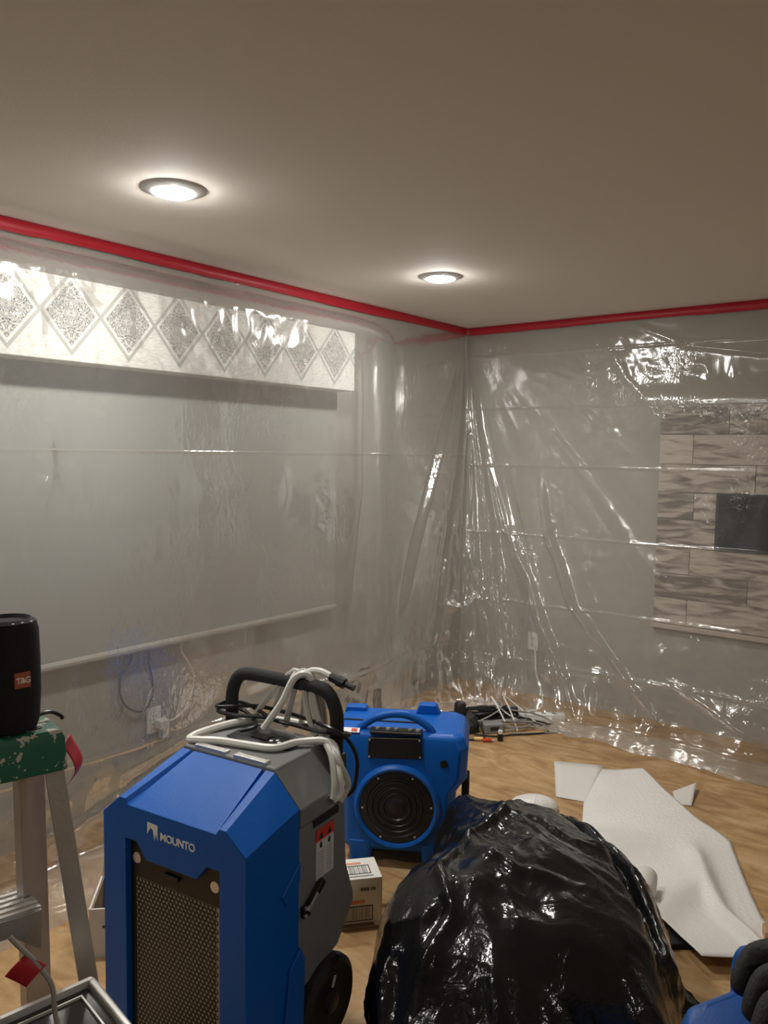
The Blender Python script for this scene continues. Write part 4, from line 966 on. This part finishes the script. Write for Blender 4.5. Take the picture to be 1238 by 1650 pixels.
# ------------------------------------------------------------------ blue case at the lower right and the gloved person
KA = math.atan2(-.053, .107)
kc = thing('equipment_case', 'tall blue moulded equipment case at the lower right edge', 'equipment case', (-3.742, -2.705, 0), KA)
MB().loft([[(x, y, z) for x, y in [(x0 + .03, -.0 - i), (x1 - .03, -.0 - i), (x1, -.03 - i * .0), (x1, -.29), (x1 - .03, -.32 + i), (x0 + .03, -.32 + i), (x0, -.29), (x0, -.03)]] for z, x0, x1, i in ((0, .0, .40, 0.0), (.80, -.012, .40, 0.0), (.875, -.012, .40, .0), (.896, -.004, .395, .004), (.904, .02, .38, .016))]).build('case_body', M['blue'], kc, bevel=.01, seg=3)
MB().tube([(.112, -.016, .89), (.124, -.006, .920), (.124, -.012, .938), (.095, -.048, .944), (.035, -.130, .944), (.02, -.165, .935), (.03, -.185, .89)], .0165, 12).build('case_handle', M['blue'], kc)

def skin_obj(name, verts, edges, m, parent=None, sub=2, root=0):
    me = bpy.data.meshes.new(name); bm = bmesh.new(); sl_ = bm.verts.layers.skin.new()
    vs = [bm.verts.new(p[:3]) for p in verts]
    for q, p in zip(vs, verts):
        r_ = p[3] if len(p) > 3 else .03
        q[sl_].radius = (r_, p[4] if len(p) > 4 else r_)
    vs[root][sl_].use_root = True
    for a, b2 in edges: bm.edges.new((vs[a], vs[b2]))
    bm.to_mesh(me); bm.free(); me.materials.append(m)
    o = bpy.data.objects.new(name, me); COL.objects.link(o)
    k = o.modifiers.new('Skin', 'SKIN'); k.use_smooth_shade = True
    s2 = o.modifiers.new('Subdivision', 'SUBSURF'); s2.levels = sub; s2.render_levels = sub
    if parent is not None: o.parent = parent
    return o
pn = thing('person', 'person in dark workwear with a black glove gripping the blue case handle', 'person', (0, 0, 0))
wr = (-3.655, -2.885, .965)
body = [(-3.46, -3.62, .93, .15, .12), (-3.47, -3.57, 1.10, .145, .11), (-3.49, -3.50, 1.27, .155, .115), (-3.52, -3.44, 1.40, .12, .09), (-3.54, -3.40, 1.47, .055), (-3.56, -3.36, 1.55, .05),
        (-3.40, -3.36, 1.38, .07), (-3.55, -3.12, 1.16, .052), (-3.64, -2.93, .985, .034),
        (-3.66, -3.56, 1.36, .07), (-3.78, -3.58, 1.10, .052), (-3.76, -3.42, .90, .038),
        (-3.37, -3.60, .85, .10), (-3.33, -3.53, .50, .072), (-3.33, -3.60, .10, .045), (-3.56, -3.66, .85, .10), (-3.60, -3.62, .50, .072), (-3.62, -3.70, .10, .045)]
be = [(0, 1), (1, 2), (2, 3), (3, 4), (4, 5), (3, 6), (6, 7), (7, 8), (3, 9), (9, 10), (10, 11), (0, 12), (12, 13), (13, 14), (0, 15), (15, 16), (16, 17)]
skin_obj('work_clothes', body, be, M['shirt'], pn)
hd = MB().lathe([(.001, -.125), (.045, -.118), (.062, -.085), (.074, -.03), (.078, .03), (.070, .078), (.045, .108), (.001, .118)], n=28, sx=1.0, sy=1.18).build('head', M['skin'], pn); hd.location = (-3.575, -3.33, 1.62); hd.rotation_euler = (R(20), 0, R(-25))
MB().lathe([(.079, .012), (.084, .045), (.076, .085), (.050, .116), (.001, .127)], c=(0, -.008, 0), n=28, sy=1.20).build('hair', M['hair'], hd)
MB().prism([(-.012, -.04), (.012, -.04), (.006, .01), (-.006, .01)], .078, .108, axis=1).build('nose', M['skin'], hd, bevel=.006)
for sx in (-1, 1):
    MB().lathe([(.001, -.011), (.010, -.005), (.010, .005), (.001, .011)], c=(sx * .030, .080, .008), n=12).build('eye', M['eye'], hd)
    MB().lathe([(.001, -.03), (.016, -.015), (.018, .012), (.001, .03)], c=(sx * .077, .0, -.005), n=12, sx=.5).build('ear', M['skin'], hd)
MB().box((0, .080, -.068), (.045, .008, .010)).build('mouth', M['label_red'], hd, bevel=.003)
for x, y in ((-3.33, -3.56), (-3.62, -3.66)):
    MB().loft([rr(.05, -.09, .17, 0, .03), rr(.05, -.09, .16, .035, .03), rr(.042, -.08, .05, .12, .02)]).build('boot', M['shoe'], pn, bevel=.008).location = (x, y, 0)
# the gloved hand: palm, four curled fingers and a thumb grown as one surface
K = [(-3.668, -2.838, .986), (-3.708, -2.850, .986), (-3.742, -2.862, .984), (-3.772, -2.874, .979)]
PIP = [(-3.672, -2.784, .970), (-3.714, -2.806, .970), (-3.758, -2.824, .970), (-3.792, -2.845, .966)]
TIP = [(-3.706, -2.774, .926), (-3.747, -2.798, .926), (-3.790, -2.818, .928), (-3.820, -2.840, .928)]
V = [(*wr, .033), (-3.690, -2.868, .980, .040, .028)]
Eg = [(0, 1)]
for k in range(4):
    i = len(V); mid_ = tuple((PIP[k][j] * .5 + TIP[k][j] * .5) + (0.004 if j == 2 else 0) for j in range(3))
    V += [(*K[k], .0200), (*PIP[k], .0178), (*mid_, .0168), (*TIP[k], .0150)]
    Eg += [(1, i), (i, i + 1), (i + 1, i + 2), (i + 2, i + 3)]
i = len(V); V += [(-3.650, -2.850, .945, .018), (-3.628, -2.815, .918, .016), (-3.640, -2.795, .905, .014)]; Eg += [(1, i), (i, i + 1), (i + 1, i + 2)]
skin_obj('glove', V, Eg, M['glove'], pn, 2, 1)
MB().tube([(-3.645, -2.91, .975), (-3.65, -2.885, .968)], .037, 14, smooth=1).build('glove_cuff', M['glove'], pn)
